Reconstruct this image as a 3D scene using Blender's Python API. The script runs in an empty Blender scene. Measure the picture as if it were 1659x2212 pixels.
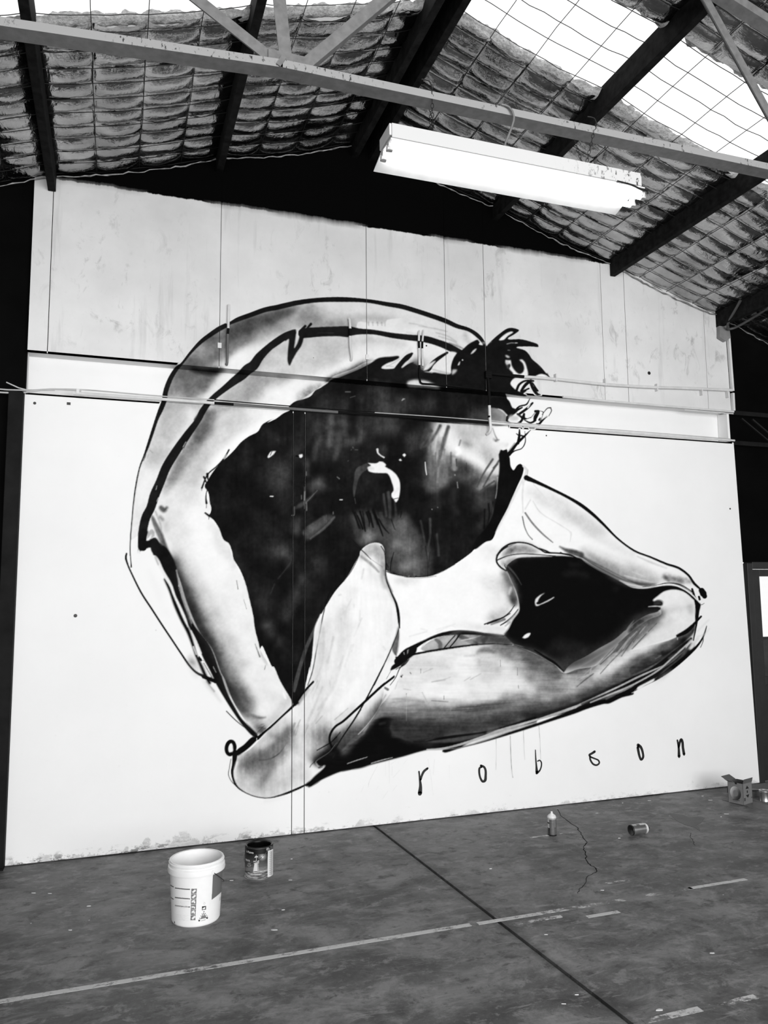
import bpy, bmesh, math, random
import numpy as np
from mathutils import Matrix, Vector
# ---------------------------------------------------------------- camera, world, lights, exposure
scene = bpy.context.scene; COL = scene.collection
F_PX, CX, CY = 1674.956, 829.5, 1106.0
ROT = np.array([[0.94475848, -0.02710732, -0.32664446], [-0.32764449, -0.10538437, -0.93890533], [-0.00897201, 0.99406203, -0.10844434]])
EYE = np.array([0.0, -5.6923, 1.7])
cam_data = bpy.data.cameras.new('camera'); cam = bpy.data.objects.new('camera', cam_data); COL.objects.link(cam)
cam_data.sensor_fit = 'HORIZONTAL'; cam_data.sensor_width = 36.0; cam_data.lens = 36.0*F_PX/1659.0; cam_data.clip_end = 200
M4 = Matrix.Identity(4)
for i in range(3):
    for j in range(3): M4[i][j] = ROT[i][j]
    M4[i][3] = EYE[i]
cam.matrix_world = M4; scene.camera = cam
world = bpy.data.worlds.new('daylight'); scene.world = world; world.use_nodes = True
bg = world.node_tree.nodes['Background']; bg.inputs[0].default_value = (.9, .9, .9, 1); bg.inputs[1].default_value = .35
def area_light(name, loc, rot, sx, sy, power):
    d = bpy.data.lights.new(name, 'AREA'); d.shape = 'RECTANGLE'; d.size = sx; d.size_y = sy; d.energy = power
    o = bpy.data.objects.new(name, d); COL.objects.link(o); o.location = loc; o.rotation_euler = rot; return o
# daylight through the wide open roller door at the far end of the shed, behind the photographer
area_light('roller_door_daylight', (1.6, -9.6, 2.55), (math.radians(90), 0, 0), 7.5, 3.1, 575)
scene.cycles.max_bounces = 6; scene.cycles.diffuse_bounces = 4; scene.cycles.glossy_bounces = 4
vs = scene.view_settings; vs.view_transform = 'Standard'; vs.look = 'None'; vs.exposure = 0.6; vs.gamma = 1.0; vs.use_curve_mapping = False

# ---------------------------------------------------------------- helpers
def to_px(P):
    P = np.asarray(P, float); c = (P-EYE) @ ROT
    return CX+F_PX*c[...,0]/-c[...,2], CY-F_PX*c[...,1]/-c[...,2]
def on_plane(px, axis, val):
    d = ROT @ np.array([px[0]-CX, -(px[1]-CY), -F_PX]); t = (val-EYE[axis])/d[axis]; return EYE+t*d
def lin(t):
    t = np.asarray(t, float)/255.; return np.where(t <= .04045, t/12.92, ((t+.055)/1.055)**2.4)
def g(v, a=1): return (v, v, v, a)
def vn(shape, cx, cy, seed, octaves=3, gain=.5):
    rg = np.random.RandomState(seed); tot = np.zeros(shape); amp = 1.; sm = 0
    for o in range(octaves):
        nx = int(shape[1]/cx)+3; ny = int(shape[0]/cy)+3; r = rg.rand(ny, nx)
        X = np.arange(shape[1])/cx; Y = np.arange(shape[0])/cy; xi = X.astype(int); yi = Y.astype(int)
        fx = X-xi; fy = (Y-yi)[:,None]; fx = fx*fx*(3-2*fx); fy = fy*fy*(3-2*fy)
        a = r[yi][:,xi]*(1-fx)+r[yi][:,xi+1]*fx; b = r[yi+1][:,xi]*(1-fx)+r[yi+1][:,xi+1]*fx
        tot += amp*(a*(1-fy)+b*fy); sm += amp; amp *= gain; cx = max(cx/2, 1.01); cy = max(cy/2, 1.01)
    return tot/sm
class NT:
    def __init__(s, name):
        s.m = bpy.data.materials.new(name); s.m.use_nodes = True; s.t = s.m.node_tree; s.n = s.t.nodes; s.bsdf = s.n['Principled BSDF']
    def new(s, typ, **kw):
        n = s.n.new(typ)
        for k, v in kw.items(): setattr(n, k, v)
        return n
    def put(s, inp, v):
        if hasattr(v, 'is_output') or hasattr(v, 'links'): s.t.links.new(v, inp)
        else: inp.default_value = v
    def pos(s): return s.new('ShaderNodeNewGeometry').outputs['Position']
    def obj(s): return s.new('ShaderNodeTexCoord').outputs['Object']
    def scaled(s, vec, sc):
        n = s.new('ShaderNodeMapping'); s.put(n.inputs['Vector'], vec); n.inputs['Scale'].default_value = sc; return n.outputs[0]
    def noise(s, vec, scale, detail=4, rough=.55, dist=0.):
        n = s.new('ShaderNodeTexNoise'); s.put(n.inputs['Vector'], vec); n.inputs['Scale'].default_value = scale
        n.inputs['Detail'].default_value = detail; n.inputs['Roughness'].default_value = rough; n.inputs['Distortion'].default_value = dist; return n.outputs[0]
    def voro(s, vec, scale, feature='F1'):
        n = s.new('ShaderNodeTexVoronoi', feature=feature); s.put(n.inputs['Vector'], vec); n.inputs['Scale'].default_value = scale; return n.outputs['Distance']
    def ramp(s, v, a, b, lo=0., hi=1.):
        n = s.new('ShaderNodeMapRange'); s.put(n.inputs['Value'], v); n.inputs[1].default_value = a; n.inputs[2].default_value = b
        n.inputs[3].default_value = lo; n.inputs[4].default_value = hi; return n.outputs[0]
    def math(s, op, a, b=0., c=0.):
        n = s.new('ShaderNodeMath', operation=op); s.put(n.inputs[0], a); s.put(n.inputs[1], b); s.put(n.inputs[2], c); return n.outputs[0]
    def mix(s, f, a, b):
        n = s.new('ShaderNodeMix', data_type='RGBA'); s.put(n.inputs['Factor'], f); s.put(n.inputs[6], a); s.put(n.inputs[7], b); return n.outputs[2]
    def xyz(s, vec):
        n = s.new('ShaderNodeSeparateXYZ'); s.put(n.inputs[0], vec); return n.outputs
    def attr(s, name):
        return s.new('ShaderNodeAttribute', attribute_name=name)
    def bump(s, h, strength, dist=.01):
        n = s.new('ShaderNodeBump'); s.put(n.inputs['Height'], h); n.inputs['Strength'].default_value = strength; n.inputs['Distance'].default_value = dist
        s.t.links.new(n.outputs[0], s.bsdf.inputs['Normal'])
    def color(s, c): s.put(s.bsdf.inputs['Base Color'], c)
    def set(s, rough=.6, metal=0., spec=.5):
        s.bsdf.inputs['Roughness'].default_value = rough; s.bsdf.inputs['Metallic'].default_value = metal; s.bsdf.inputs['Specular IOR Level'].default_value = spec; return s
MATS = {}
def plain(name, v, rough=.6, metal=0., vary=.15, scale=12., spec=.5, bump=0.):
    if name in MATS: return MATS[name]
    t = NT(name); t.set(rough, metal, spec); n = t.noise(t.obj(), scale, 5)
    t.color(t.mix(t.ramp(n, .3, .7), g(v*(1-vary)), g(min(1, v*(1+vary)))))
    if bump: t.bump(n, bump)
    MATS[name] = t.m; return t.m
def toned(name, rough=.6, metal=0., spec=.4):
    if name in MATS: return MATS[name]
    t = NT(name); t.set(rough, metal, spec); n = t.noise(t.obj(), 30., 4)
    c = t.new('ShaderNodeMix', data_type='RGBA', blend_type='MULTIPLY'); c.inputs['Factor'].default_value = 1
    t.put(c.inputs[6], t.attr('tone').outputs['Color']); t.put(c.inputs[7], t.mix(n, g(.92), g(1.0))); t.color(c.outputs[2]); MATS[name] = t.m; return t.m
def emit(name, v, strength):
    t = NT(name); t.n.remove(t.bsdf); e = t.new('ShaderNodeEmission'); e.inputs[0].default_value = g(v); e.inputs[1].default_value = strength
    t.t.links.new(e.outputs[0], t.n['Material Output'].inputs[0]); return t.m
class MB:
    """collects boxes, tubes, lathes and prisms; build() links them as one mesh object"""
    def __init__(s): s.v = []; s.f = []; s.mi = []; s.cur = 0
    def add(s, verts, faces):
        o = len(s.v); s.v += [tuple(map(float, p)) for p in verts]; s.f += [tuple(i+o for i in f) for f in faces]; s.mi += [s.cur]*len(faces); return s
    def box(s, x0, x1, y0, y1, z0, z1):
        return s.add([(x0,y0,z0),(x1,y0,z0),(x1,y1,z0),(x0,y1,z0),(x0,y0,z1),(x1,y0,z1),(x1,y1,z1),(x0,y1,z1)],
                     [(0,3,2,1),(4,5,6,7),(0,1,5,4),(1,2,6,5),(2,3,7,6),(3,0,4,7)])
    def prism(s, poly, axis, a, b):
        """poly: 2-D outline (counter-clockwise), extruded along axis from a to b"""
        n = len(poly)
        def P(p, t): return {0: (t, p[0], p[1]), 1: (p[0], t, p[1]), 2: (p[0], p[1], t)}[axis]
        return s.add([P(p, a) for p in poly]+[P(p, b) for p in poly], [tuple(range(n))[::-1], tuple(range(n, 2*n))]+[(i, (i+1) % n, n+(i+1) % n, n+i) for i in range(n)])
    def bar(s, a, b, w, h, up=(0, 0, 1)):
        a, b = Vector(a), Vector(b); d = (b-a).normalized(); u = Vector(up); r = d.cross(u).normalized(); u = r.cross(d).normalized()
        c = [(-w/2,-h/2),(w/2,-h/2),(w/2,h/2),(-w/2,h/2)]
        return s.add([a+r*x+u*y for x, y in c]+[b+r*x+u*y for x, y in c], [(0,1,2,3),(7,6,5,4),(0,4,5,1),(1,5,6,2),(2,6,7,3),(3,7,4,0)])
    def tube(s, pts, r, n=8, closed=False):
        pts = [Vector(p) for p in pts]; m = len(pts); rs = r if isinstance(r, (list, tuple)) else [r]*m; V = []; F = []; u = None
        for i, p in enumerate(pts):
            d = (pts[(i+1) % m]-pts[i-1]) if closed else (pts[min(i+1, m-1)]-pts[max(i-1, 0)])
            d.normalize()
            if u is None: u = d.orthogonal().normalized()
            else: u = (u-d*u.dot(d)); u = u.normalized() if u.length > 1e-6 else d.orthogonal().normalized()
            w = d.cross(u)
            for k in range(n):
                a = 2*math.pi*k/n; V.append(p+(u*math.cos(a)+w*math.sin(a))*rs[i])
        for i in range(m if closed else m-1):
            j = (i+1) % m
            for k in range(n): F.append((i*n+k, i*n+(k+1) % n, j*n+(k+1) % n, j*n+k))
        if not closed: F += [tuple(range(n))[::-1], tuple(range((m-1)*n, m*n))]
        return s.add(V, F)
    def lathe(s, prof, n=40, c=(0, 0, 0), cap0=True, cap1=True):
        V = []; F = []
        for r, z in prof:
            for k in range(n):
                a = 2*math.pi*k/n; V.append((c[0]+r*math.cos(a), c[1]+r*math.sin(a), c[2]+z))
        for i in range(len(prof)-1):
            for k in range(n): F.append((i*n+k, i*n+(k+1) % n, (i+1)*n+(k+1) % n, (i+1)*n+k))
        if cap0: F.append(tuple(range(n))[::-1])
        if cap1: F.append(tuple(range((len(prof)-1)*n, len(prof)*n)))
        return s.add(V, F)
    def build(s, name, mat, parent=None, smooth=False, loc=None, rot=None, bevel=0.):
        me = bpy.data.meshes.new(name); me.from_pydata(s.v, [], s.f); me.update()
        for m in (mat if isinstance(mat, (list, tuple)) else [mat]): me.materials.append(m)
        if any(s.mi): me.polygons.foreach_set('material_index', s.mi)
        o = link(name, me, parent)
        if smooth:
            me.polygons.foreach_set('use_smooth', [True]*len(me.polygons))
            me.set_sharp_from_angle(angle=math.radians(35))
        if loc is not None: o.location = loc
        if rot is not None: o.rotation_euler = rot
        if bevel:
            b = o.modifiers.new('bevel', 'BEVEL'); b.width = bevel; b.segments = 2; b.limit_method = 'ANGLE'
        return o
def link(name, me, parent=None):
    o = bpy.data.objects.new(name, me); COL.objects.link(o)
    if parent is not None: o.parent = parent
    return o
def empty(name, loc=(0, 0, 0), rot=(0, 0, 0)):
    o = link(name, None); o.location = loc; o.rotation_euler = rot; o.empty_display_size = .1; return o
def tag(o, label, cat=None, group=None, kind=None):
    if label: o['label'] = label
    if cat: o['category'] = cat
    if group: o['group'] = group
    if kind: o['kind'] = kind
    return o
def grid_mesh(name, V, keep=None, tone=None, cover=None, mat=None, parent=None, smooth=True, flip=False):
    """V: (rows, cols, 3) array -> one quad mesh; keep: (rows-1, cols-1) bool; tone/cover: per-vertex paint"""
    h, w = V.shape[:2]; idx = np.arange(h*w).reshape(h, w)
    q = np.stack([idx[:-1,:-1], idx[:-1,1:], idx[1:,1:], idx[1:,:-1]], -1)
    if flip: q = q[..., ::-1]
    q = q[keep] if keep is not None else q.reshape(-1, 4)
    used, inv = np.unique(q, return_inverse=True); q = inv.reshape(-1, 4).astype(np.int32); P = V.reshape(-1, 3)[used]
    me = bpy.data.meshes.new(name); me.vertices.add(len(P)); me.vertices.foreach_set('co', P.astype(np.float32).ravel())
    me.loops.add(q.size); me.loops.foreach_set('vertex_index', q.ravel()); me.polygons.add(len(q))
    me.polygons.foreach_set('loop_start', np.arange(0, q.size, 4, dtype=np.int32))
    if smooth: me.polygons.foreach_set('use_smooth', np.ones(len(q), bool))
    if tone is not None:
        a = me.attributes.new('tone', 'FLOAT_COLOR', 'POINT'); t = tone.ravel()[used]
        c = np.ones((len(P), 4), np.float32); c[:,0] = c[:,1] = c[:,2] = t; a.data.foreach_set('color', c.ravel())
    if cover is not None:
        a = me.attributes.new('cover', 'FLOAT', 'POINT'); a.data.foreach_set('value', cover.ravel()[used].astype(np.float32))
    me.update(calc_edges=True); me.validate()
    if mat: me.materials.append(mat)
    return link(name, me, parent)
def curved(pts, step=.02):
    """smooth path through 3-D points"""
    p = [Vector(q) for q in pts]; q = [2*p[0]-p[1]]+p+[2*p[-1]-p[-2]]; out = []
    for i in range(len(p)-1):
        a, b, c, d = q[i:i+4]; k = max(2, int((c-b).length/step))
        for j in range(k):
            t = j/k; out.append(.5*((2*b)+(c-a)*t+(2*a-5*b+4*c-d)*t*t+(3*b-a-3*c+d)*t**3))
    return out+[p[-1]]
# ---------------------------------------------------------------- mural drawing
# The mural is traced in image pixels of this camera view (one pixel about 3.5 mm of wall) with brush strokes and
# sprayed fills; the finished tones are then laid through the camera projection onto the wall panels as painted surfaces.
MX0, MY0, MW, MH = 250, 625, 1340, 1120
TILE = {'A': (260,620,4.8794), 'B': (560,620,4.8794), 'C': (880,620,4.8794), 'D': (260,900,4.8794), 'E': (560,900,4.8794),
        'F': (880,900,4.8794), 'G': (1100,980,3.6065), 'H': (260,1180,4.8794), 'I': (560,1180,4.8794), 'J': (860,1180,4.8794),
        'K': (1160,1240,4.1475), 'L': (440,1440,4.8794), 'M': (740,1440,3.95), 'N': (1100,1550,2.968), 'X': (0,0,1.0), 'a': (260,620,3.318), 'b': (740,640,3.318), 'c': (260,1060,3.318),
        'd': (760,1060,3.318), 'e': (1160,1060,3.318), 'f': (440,1340,3.318), 'g': (860,1340,3.318), 'h': (1140,1240,3.95)}
def pts(s):
    out = []; w = 2.0; o = TILE['X']
    for tok in s.split():
        if tok[0].isalpha():
            o = TILE[tok[0]]; tok = tok[2:]
            if not tok: continue
        v = [float(q) for q in tok.split(',')]
        if len(v) > 2: w = v[2]/o[2]*1.1
        out.append((o[0]+v[0]/o[2], o[1]+v[1]/o[2], w))
    return np.array(out)
def spline(p, step=4.0, closed=False):
    n = len(p)
    if n < 3: 
        return p
    if closed: q = np.vstack([p[-1], p, p[0], p[1]]); m = n
    else: q = np.vstack([2*p[0]-p[1], p, 2*p[-1]-p[-2]]); m = n-1
    q[:,2] = np.maximum(q[:,2], .2)
    out = []
    for i in range(m):
        a, b, c, d = q[i:i+4]
        L = math.hypot(c[0]-b[0], c[1]-b[1]); k = max(1, int(L/step))
        d01 = max(math.hypot(b[0]-a[0], b[1]-a[1]), 1e-3)**.5; d12 = max(L, 1e-3)**.5
        d23 = max(math.hypot(d[0]-c[0], d[1]-c[1]), 1e-3)**.5
        m1 = (b-a)/d01-(c-a)/(d01+d12)+(c-b)/d12; m2 = (c-b)/d12-(d-b)/(d12+d23)+(d-c)/d23
        m1 *= d12; m2 *= d12
        for j in range(k):
            t = j/k; t2 = t*t; t3 = t2*t
            out.append((2*t3-3*t2+1)*b+(t3-2*t2+t)*m1+(-2*t3+3*t2)*c+(t3-t2)*m2)
    if not closed: out.append(p[-1])
    out = np.array(out); out[:,2] = np.maximum(out[:,2], .2)
    return out
def gblur(a, s):
    if s <= 0: return a
    r = max(1, int(3*s)); k = np.exp(-.5*(np.arange(-r, r+1)/s)**2); k /= k.sum()
    def one(v):
        n = v.shape[-1]; N = n+2*r
        pad = np.pad(v, ((0,0),(r,r)), mode='edge')
        f = np.fft.rfft(pad, N+2*r, axis=1)*np.fft.rfft(k, N+2*r)
        return np.fft.irfft(f, N+2*r, axis=1)[:, 2*r:2*r+n]
    return one(one(a).T).T
def vnoise(seed, cell, octaves=4, stretch=(1, 1)):
    rg = np.random.RandomState(seed); tot = np.zeros((MH, MW)); amp = 1.; sm = 0
    for o in range(octaves):
        cxn = cell*stretch[0]/2**o; cyn = cell*stretch[1]/2**o
        if min(cxn, cyn) < 1: break
        nx = int(MW/cxn)+3; ny = int(MH/cyn)+3; g = rg.rand(ny, nx)
        X = np.arange(MW)/cxn; Y = np.arange(MH)/cyn
        xi = X.astype(int); yi = Y.astype(int); fx = X-xi; fy = Y-yi
        fx = fx*fx*(3-2*fx); fy = (fy*fy*(3-2*fy))[:,None]
        a = g[yi][:,xi]*(1-fx)+g[yi][:,xi+1]*fx; b = g[yi+1][:,xi]*(1-fx)+g[yi+1][:,xi+1]*fx
        tot += amp*(a*(1-fy)+b*fy); sm += amp; amp *= .55
    return tot/sm
TONE = np.full((MH, MW), 243.); ALPHA = np.zeros((MH, MW))
NZ = vnoise(3, 46, 5); NF = vnoise(9, 7, 3)
def full(b):
    m = np.zeros((MH, MW)); m[b[0]:b[1], b[2]:b[3]] = b[4]; return m
def box(x0, x1, y0, y1):
    return max(0, int(y0-MY0)), min(MH, int(y1-MY0)+2), max(0, int(x0-MX0)), min(MW, int(x1-MX0)+2)
def polymask(p, blur=0.0):
    pad = 3.2*blur+2; SS = 3
    y0, y1, x0, x1 = box(p[:,0].min()-pad, p[:,0].max()+pad, p[:,1].min()-pad, p[:,1].max()+pad)
    h, w = y1-y0, x1-x0; m = np.zeros((h, w))
    x = p[:,0]-MX0-x0; y = (p[:,1]-MY0-y0)*SS
    xb, yb = np.roll(x, -1), np.roll(y, -1)
    for r in range(max(0, int(y.min())-1), min(h*SS-1, int(y.max())+1)+1):
        yc = r+.5
        hit = ((y <= yc) & (yb > yc)) | ((yb <= yc) & (y > yc))
        if not hit.any(): continue
        xs = np.sort(x[hit]+(yc-y[hit])/(yb[hit]-y[hit])*(xb[hit]-x[hit]))
        row = m[r//SS]
        for i in range(0, len(xs)-1, 2):
            a = min(max(xs[i], 0), w); b = min(max(xs[i+1], 0), w)
            ia = int(a); ib = int(b)
            if ia == ib:
                if ia < w: row[ia] += (b-a)/SS
            else:
                row[ia] += (ia+1-a)/SS; row[ia+1:ib] += 1/SS
                if ib < w: row[ib] += (b-ib)/SS
    m = np.clip(m, 0, 1)
    if blur > 0: m = gblur(m, blur)
    return y0, y1, x0, x1, m
def strokemask(p, soft=.7):
    if len(p) == 1: p = np.vstack([p, p+[.01,0,0]])
    R = p[:,2].max()/2+soft+1
    Y0, Y1, X0, X1 = box(p[:,0].min()-R, p[:,0].max()+R, p[:,1].min()-R, p[:,1].max()+R)
    m = np.zeros((Y1-Y0, X1-X0))
    for (xa, ya, wa), (xb, yb, wb) in zip(p[:-1], p[1:]):
        R = max(wa, wb)/2+soft+1
        y0, y1, x0, x1 = box(min(xa, xb)-R, max(xa, xb)+R, min(ya, yb)-R, max(ya, yb)+R)
        if x1 <= x0 or y1 <= y0: continue
        X = np.arange(x0, x1)+.5+MX0; Y = (np.arange(y0, y1)+.5+MY0)[:,None]
        dx, dy = xb-xa, yb-ya; L2 = dx*dx+dy*dy+1e-9
        t = np.clip(((X-xa)*dx+(Y-ya)*dy)/L2, 0, 1)
        d = np.hypot(X-xa-t*dx, Y-ya-t*dy); r = (wa+(wb-wa)*t)/2
        v = np.clip((r-d+soft)/(2*soft), 0, 1)
        s = m[y0-Y0:y1-Y0, x0-X0:x1-X0]; np.maximum(s, v, out=s)
    if soft > 1.5:
        m = m*m*(3-2*m)
        if soft > 4: m = gblur(m, soft*.35)
    return Y0, Y1, X0, X1, m
def lay(b, tone, op=1., clip=None, mott=0., grain=0.):
    if not isinstance(b, tuple): b = (0, MH, 0, MW, b)
    y0, y1, x0, x1, m = b; sl = (slice(y0, y1), slice(x0, x1))
    m = m*op
    if clip is not None: m = m*clip[sl]
    if mott: m = np.clip(m*(1-mott+2*mott*np.clip((NZ[sl]-.3)*2.5, 0, 1)), 0, 1)
    if grain: m = np.where((m > .02) & (m < .98), np.clip(m+grain*(NF[sl]-.5)*4*m*(1-m), 0, 1), m)
    TONE[sl] = TONE[sl]*(1-m)+tone*m
    ALPHA[sl] = np.maximum(ALPHA[sl], m)
def S(s, tone, soft=.7, op=1., clip=None, mott=0., grain=0.):
    if soft >= 5: soft *= 1.45
    m = strokemask(spline(pts(s), max(4., soft)), soft); lay(m, tone, op, clip, mott, grain); return m
def G(s, tone, blur=.0, op=1., clip=None, mott=0., grain=0., sm=True):
    p = pts(s); m = polymask(spline(p, closed=True) if sm else p, blur); lay(m, tone, op, clip, mott, grain); return m
def mask(s, blur=0., sm=True):
    p = pts(s); return full(polymask(spline(p, closed=True) if sm else p, blur))
def many(specs, tone, soft=.7, op=1., clip=None):
    for s in specs.split(';'): S(s.strip(), tone, soft, op, clip)

OUTER = ("D:103,1464,12 105,1300,13 120,1100,12 135,930,13 160,740,15 205,530,16 255,400,20 285,320,28 325,200,32 385,20,36 "
         "A:425,1290,48 460,1200,50 475,1110,50 500,1030,50 540,940,46 600,850,40 640,815,26 740,690,28 850,575,40 950,500,46 1050,435,50 1110,405,46")
OUTER2 = ("A:1150,385,28 1230,345,44 1380,290,48 1520,240,50 B:180,215,52 400,165,50 600,138,46 860,130,50 1140,145,38 1350,180,44 1500,205,48 "
          "C:60,240,48 200,285,48 400,355,48 520,410,44 650,450,38 740,510,42 800,580,34 825,650,30")
INNER = ("C:560,700,70 420,625,68 300,580,62 200,552,64 0,530,56 B:1400,510,50 1200,475,46 1040,468,62 950,465,92 800,468,92 650,476,84 540,480,96 460,490,90")
INNER2 = ("B:350,480,50 285,512,66 180,580,70 100,640,68 0,740,84 A:1400,830,96 1340,870,100 1280,930,92 1200,990,78 1100,1070,60 1000,1150,54 930,1220,54 860,1320,62 "
          "D:830,20,56 700,200,72 570,390,84 480,540,86 420,690,86 360,830,92 320,960,84 270,1060,86 240,1190,86 228,1310,84 228,1370,80")
# ---- sprayed tones of the bent-back arm, outer strip
RA1 = mask("D:105,1300 120,1100 160,740 255,400 325,200 385,20 A:425,1290 475,1110 540,940 640,815 850,575 1050,435 1230,345 1520,240 B:400,165 860,130 1350,180 "
           "C:60,240 400,355 650,450 800,580 760,600 560,690 420,625 200,552 0,530 B:1200,475 950,465 650,476 460,480 350,470 285,512 100,640 0,740 "
           "A:1340,870 1200,990 1000,1150 860,1320 D:830,20 570,390 420,690 330,900 240,1190", .8)
lay(RA1, 226)
S("A:560,1050,120 620,960,160 720,830,190 830,700,200 950,580,190 1080,500,150", 104, 14, .75, RA1, .5)
S("A:700,800,120 860,770,120", 84, 10, .6, RA1, .4)
S("A:1130,460,90 1260,420,150 1430,380,150 1600,330,140 B:150,320,120 300,260,90 400,215,50", 72, 9, .9, RA1, .25)
S("A:1180,600,90 1300,540,90 1450,470,80", 112, 9, .8, RA1, .4)
S("B:20,420,150 160,390,120 330,330,110 480,300,90 560,260,60", 150, 12, .75, RA1, .4)
S("B:520,330,70 420,380,60 540,200,60", 120, 8, .6, RA1, .4)
S("B:620,330,60 760,380,90 950,400,90 1030,420,60", 118, 12, .85, RA1, .3)
S("B:650,250,80 900,330,80", 190, 14, .6, RA1)
S("B:950,320,40 1120,325,50 1330,345,40 1560,380,30", 160, 7, .75, RA1, .2)
S("A:1500,560,60 1340,660,110 1230,760,110 1160,850,90", 236, 8, .95, RA1)
S("A:650,860,70 800,880,80", 92, 7, .8, RA1, .4)
S("A:760,860,40 860,880,60 960,898,56 1070,900,44", 18, 5.5, 1, RA1, .1)
S("A:560,1080,110 640,1000,150 760,1000,160 900,1030,150 960,1060,80", 122, 13, .85, RA1, .5)
S("A:880,1090,60 760,1080,60 600,1080,50", 88, 8, .6, RA1, .5)
S("A:560,1170,70 700,1160,90 830,1130,70", 176, 9, .8, RA1, .3)
S("A:1200,920,60 1090,1010,90 1000,1110,80 930,1180,40", 238, 7, .95, RA1)
S("A:480,1290,60 600,1270,80 720,1250,40", 142, 8, .8, RA1, .4)
S("A:540,1350,150 D:520,100,170 470,250,170 400,380,130 330,500,90", 193, 10, .95, RA1, .1)
S("D:740,60,60 650,200,50 560,330,40 470,470,40 390,640,30", 236, 6, .9, RA1)
S("D:330,560,80 270,700,80 220,900,60", 238, 8, .9, RA1)
# the white patched block and brushed streaks on the upper arm
G("B:1038,372 1060,366 1180,380 1325,385 1345,345 1380,338 1659,345 1659,500 1400,488 1080,452 1030,440", 231, .6, 1, RA1)
for x in (1150, 1195, 1245, 1290): S("B:%d,375,14 %d,405,6" % (x, x+4), 150, 1.5, .7, RA1)
S("B:1330,345,8 1325,410,12", 190, 1.5, .8, RA1)
S("C:0,340,90 150,400,110 300,450,110 480,530,100 600,600,60", 224, 5, .9, RA1)
many("C:120,410,10 300,440,12 420,470,8; C:300,480,8 430,520,12 520,580,8; C:330,520,9 480,570,12 560,630,8; C:20,380,8 130,400,12 220,430,6", 186, 2, .8, RA1)
S("C:610,500,30 630,560,40 650,580,20", 130, 5, .7, RA1, .3)
S("C:440,590,10 520,620,16 590,650,10", 120, 2, .8, RA1)
S("C:0,480,20 100,500,14 180,530,8", 205, 3, .8, RA1)
# ---- inner strip of the same arm, elbow and hanging forearm
RA2 = mask("C:560,690 420,625 200,552 0,530 B:1200,475 950,465 650,476 350,470 285,512 100,640 0,740 A:1340,870 1200,990 1000,1150 860,1320 D:830,20 570,390 420,690 330,940 300,1120 290,1280 "
           "H:430,20 600,300 700,600 830,900 960,1080 1060,1340 L:210,120 300,350 430,560 560,720 700,620 940,400 960,380 900,300 800,130 735,0 H:1600,1270 1475,1085 1400,740 1320,400 1190,130 "
           "D:1140,1335 1040,1180 940,1040 950,960 900,730 970,590 1120,430 1270,270 1450,155 1640,0 B:80,1430 255,1330 330,1240 450,1185 590,1090 720,1000 780,945 1000,860 1150,785 1400,790 C:0,800 180,880 260,900 460,900 520,700", .8)
lay(RA2, 234)
S("B:100,740,260 350,720,300 600,640,240 850,590,170 1050,560,110 1300,580,60 1520,600,36", 199, 9, .97, RA2)
S("B:480,900,60 640,800,60 850,720,60 1100,640,50 1400,640,40", 230, 7, .9, RA2)
S("B:150,640,70 80,700,80 30,790,70 A:1420,900,60", 130, 8, .7, RA2, .2)
S("B:160,1010,220 60,990,160 A:1420,1040,200 1250,1110,140 1080,1190,90", 168, 13, .9, RA2, .35)
S("A:1300,970,60 1400,960,60 B:60,960,60 300,960,40", 112, 9, .75, RA2, .4)
S("B:150,1170,160 300,1130,140 420,1090,90", 238, 12, .95, RA2)
S("A:1590,1180,110 1480,1240,60", 232, 10, .7, RA2)
S("A:900,1300,50 940,1380,60 1030,1330,50 1120,1290,40", 108, 8, .75, RA2, .5)
S("D:1250,80,260 1080,250,300 920,430,300 780,600,270 700,800,230", 197, 16, .9, RA2, .1)
S("D:940,40,70 900,110,130 830,200,110 790,270,100 720,350,70", 80, 9, .85, RA2, .4)
S("D:700,370,90 640,450,80 590,540,60 530,680,60 490,760,40", 124, 8, .8, RA2, .4)
S("D:780,380,80 700,480,90 620,600,60", 160, 10, .6, RA2, .3)
S("D:960,20,30 950,110,30", 190, 5, .8, RA2)
S("D:1640,60,40 1480,150,80 1350,230,90 1200,330,110 1060,470,110 960,580,80 900,700,70 900,850,80", 243, 9, 1, RA2)
S("D:1120,190,50 1000,330,40 940,470,30", 218, 8, .7, RA2)
S("D:880,600,30 900,540,40 930,490,30", 186, 5, .5, RA2)
S("D:700,760,200 620,900,200 560,1050,190 600,1250,170 640,1400,170 H:700,200,150", 222, 14, .85, RA2, .2)
S("D:800,1000,120 860,1200,200 920,1400,240 H:1000,250,260", 243, 12, .95, RA2)
S("D:960,1150,60 1030,1260,70 1080,1400,90 H:1120,60,80 1200,200,60", 221, 6, .9, RA2)
S("D:430,960,36 460,985,44 490,960,20", 96, 4, .85, RA2, .4)
S("D:420,1060,30 445,1085,30", 130, 4, .8, RA2)
S("D:470,1120,40 490,1190,40", 190, 6, .8, RA2)
S("D:345,1080,24 390,1180,44 430,1260,44 460,1340,40 500,1440,40 H:560,180,44 600,280,40", 92, 3.5, .9, RA2, .2)
S("D:330,1030,10 370,1150,14 410,1250,18 440,1360,20 460,1440,14", 190, 1.5, .9, RA2)
S("D:370,1000,10 420,1130,20 430,1190,14", 168, 3, .8, RA2)
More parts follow.
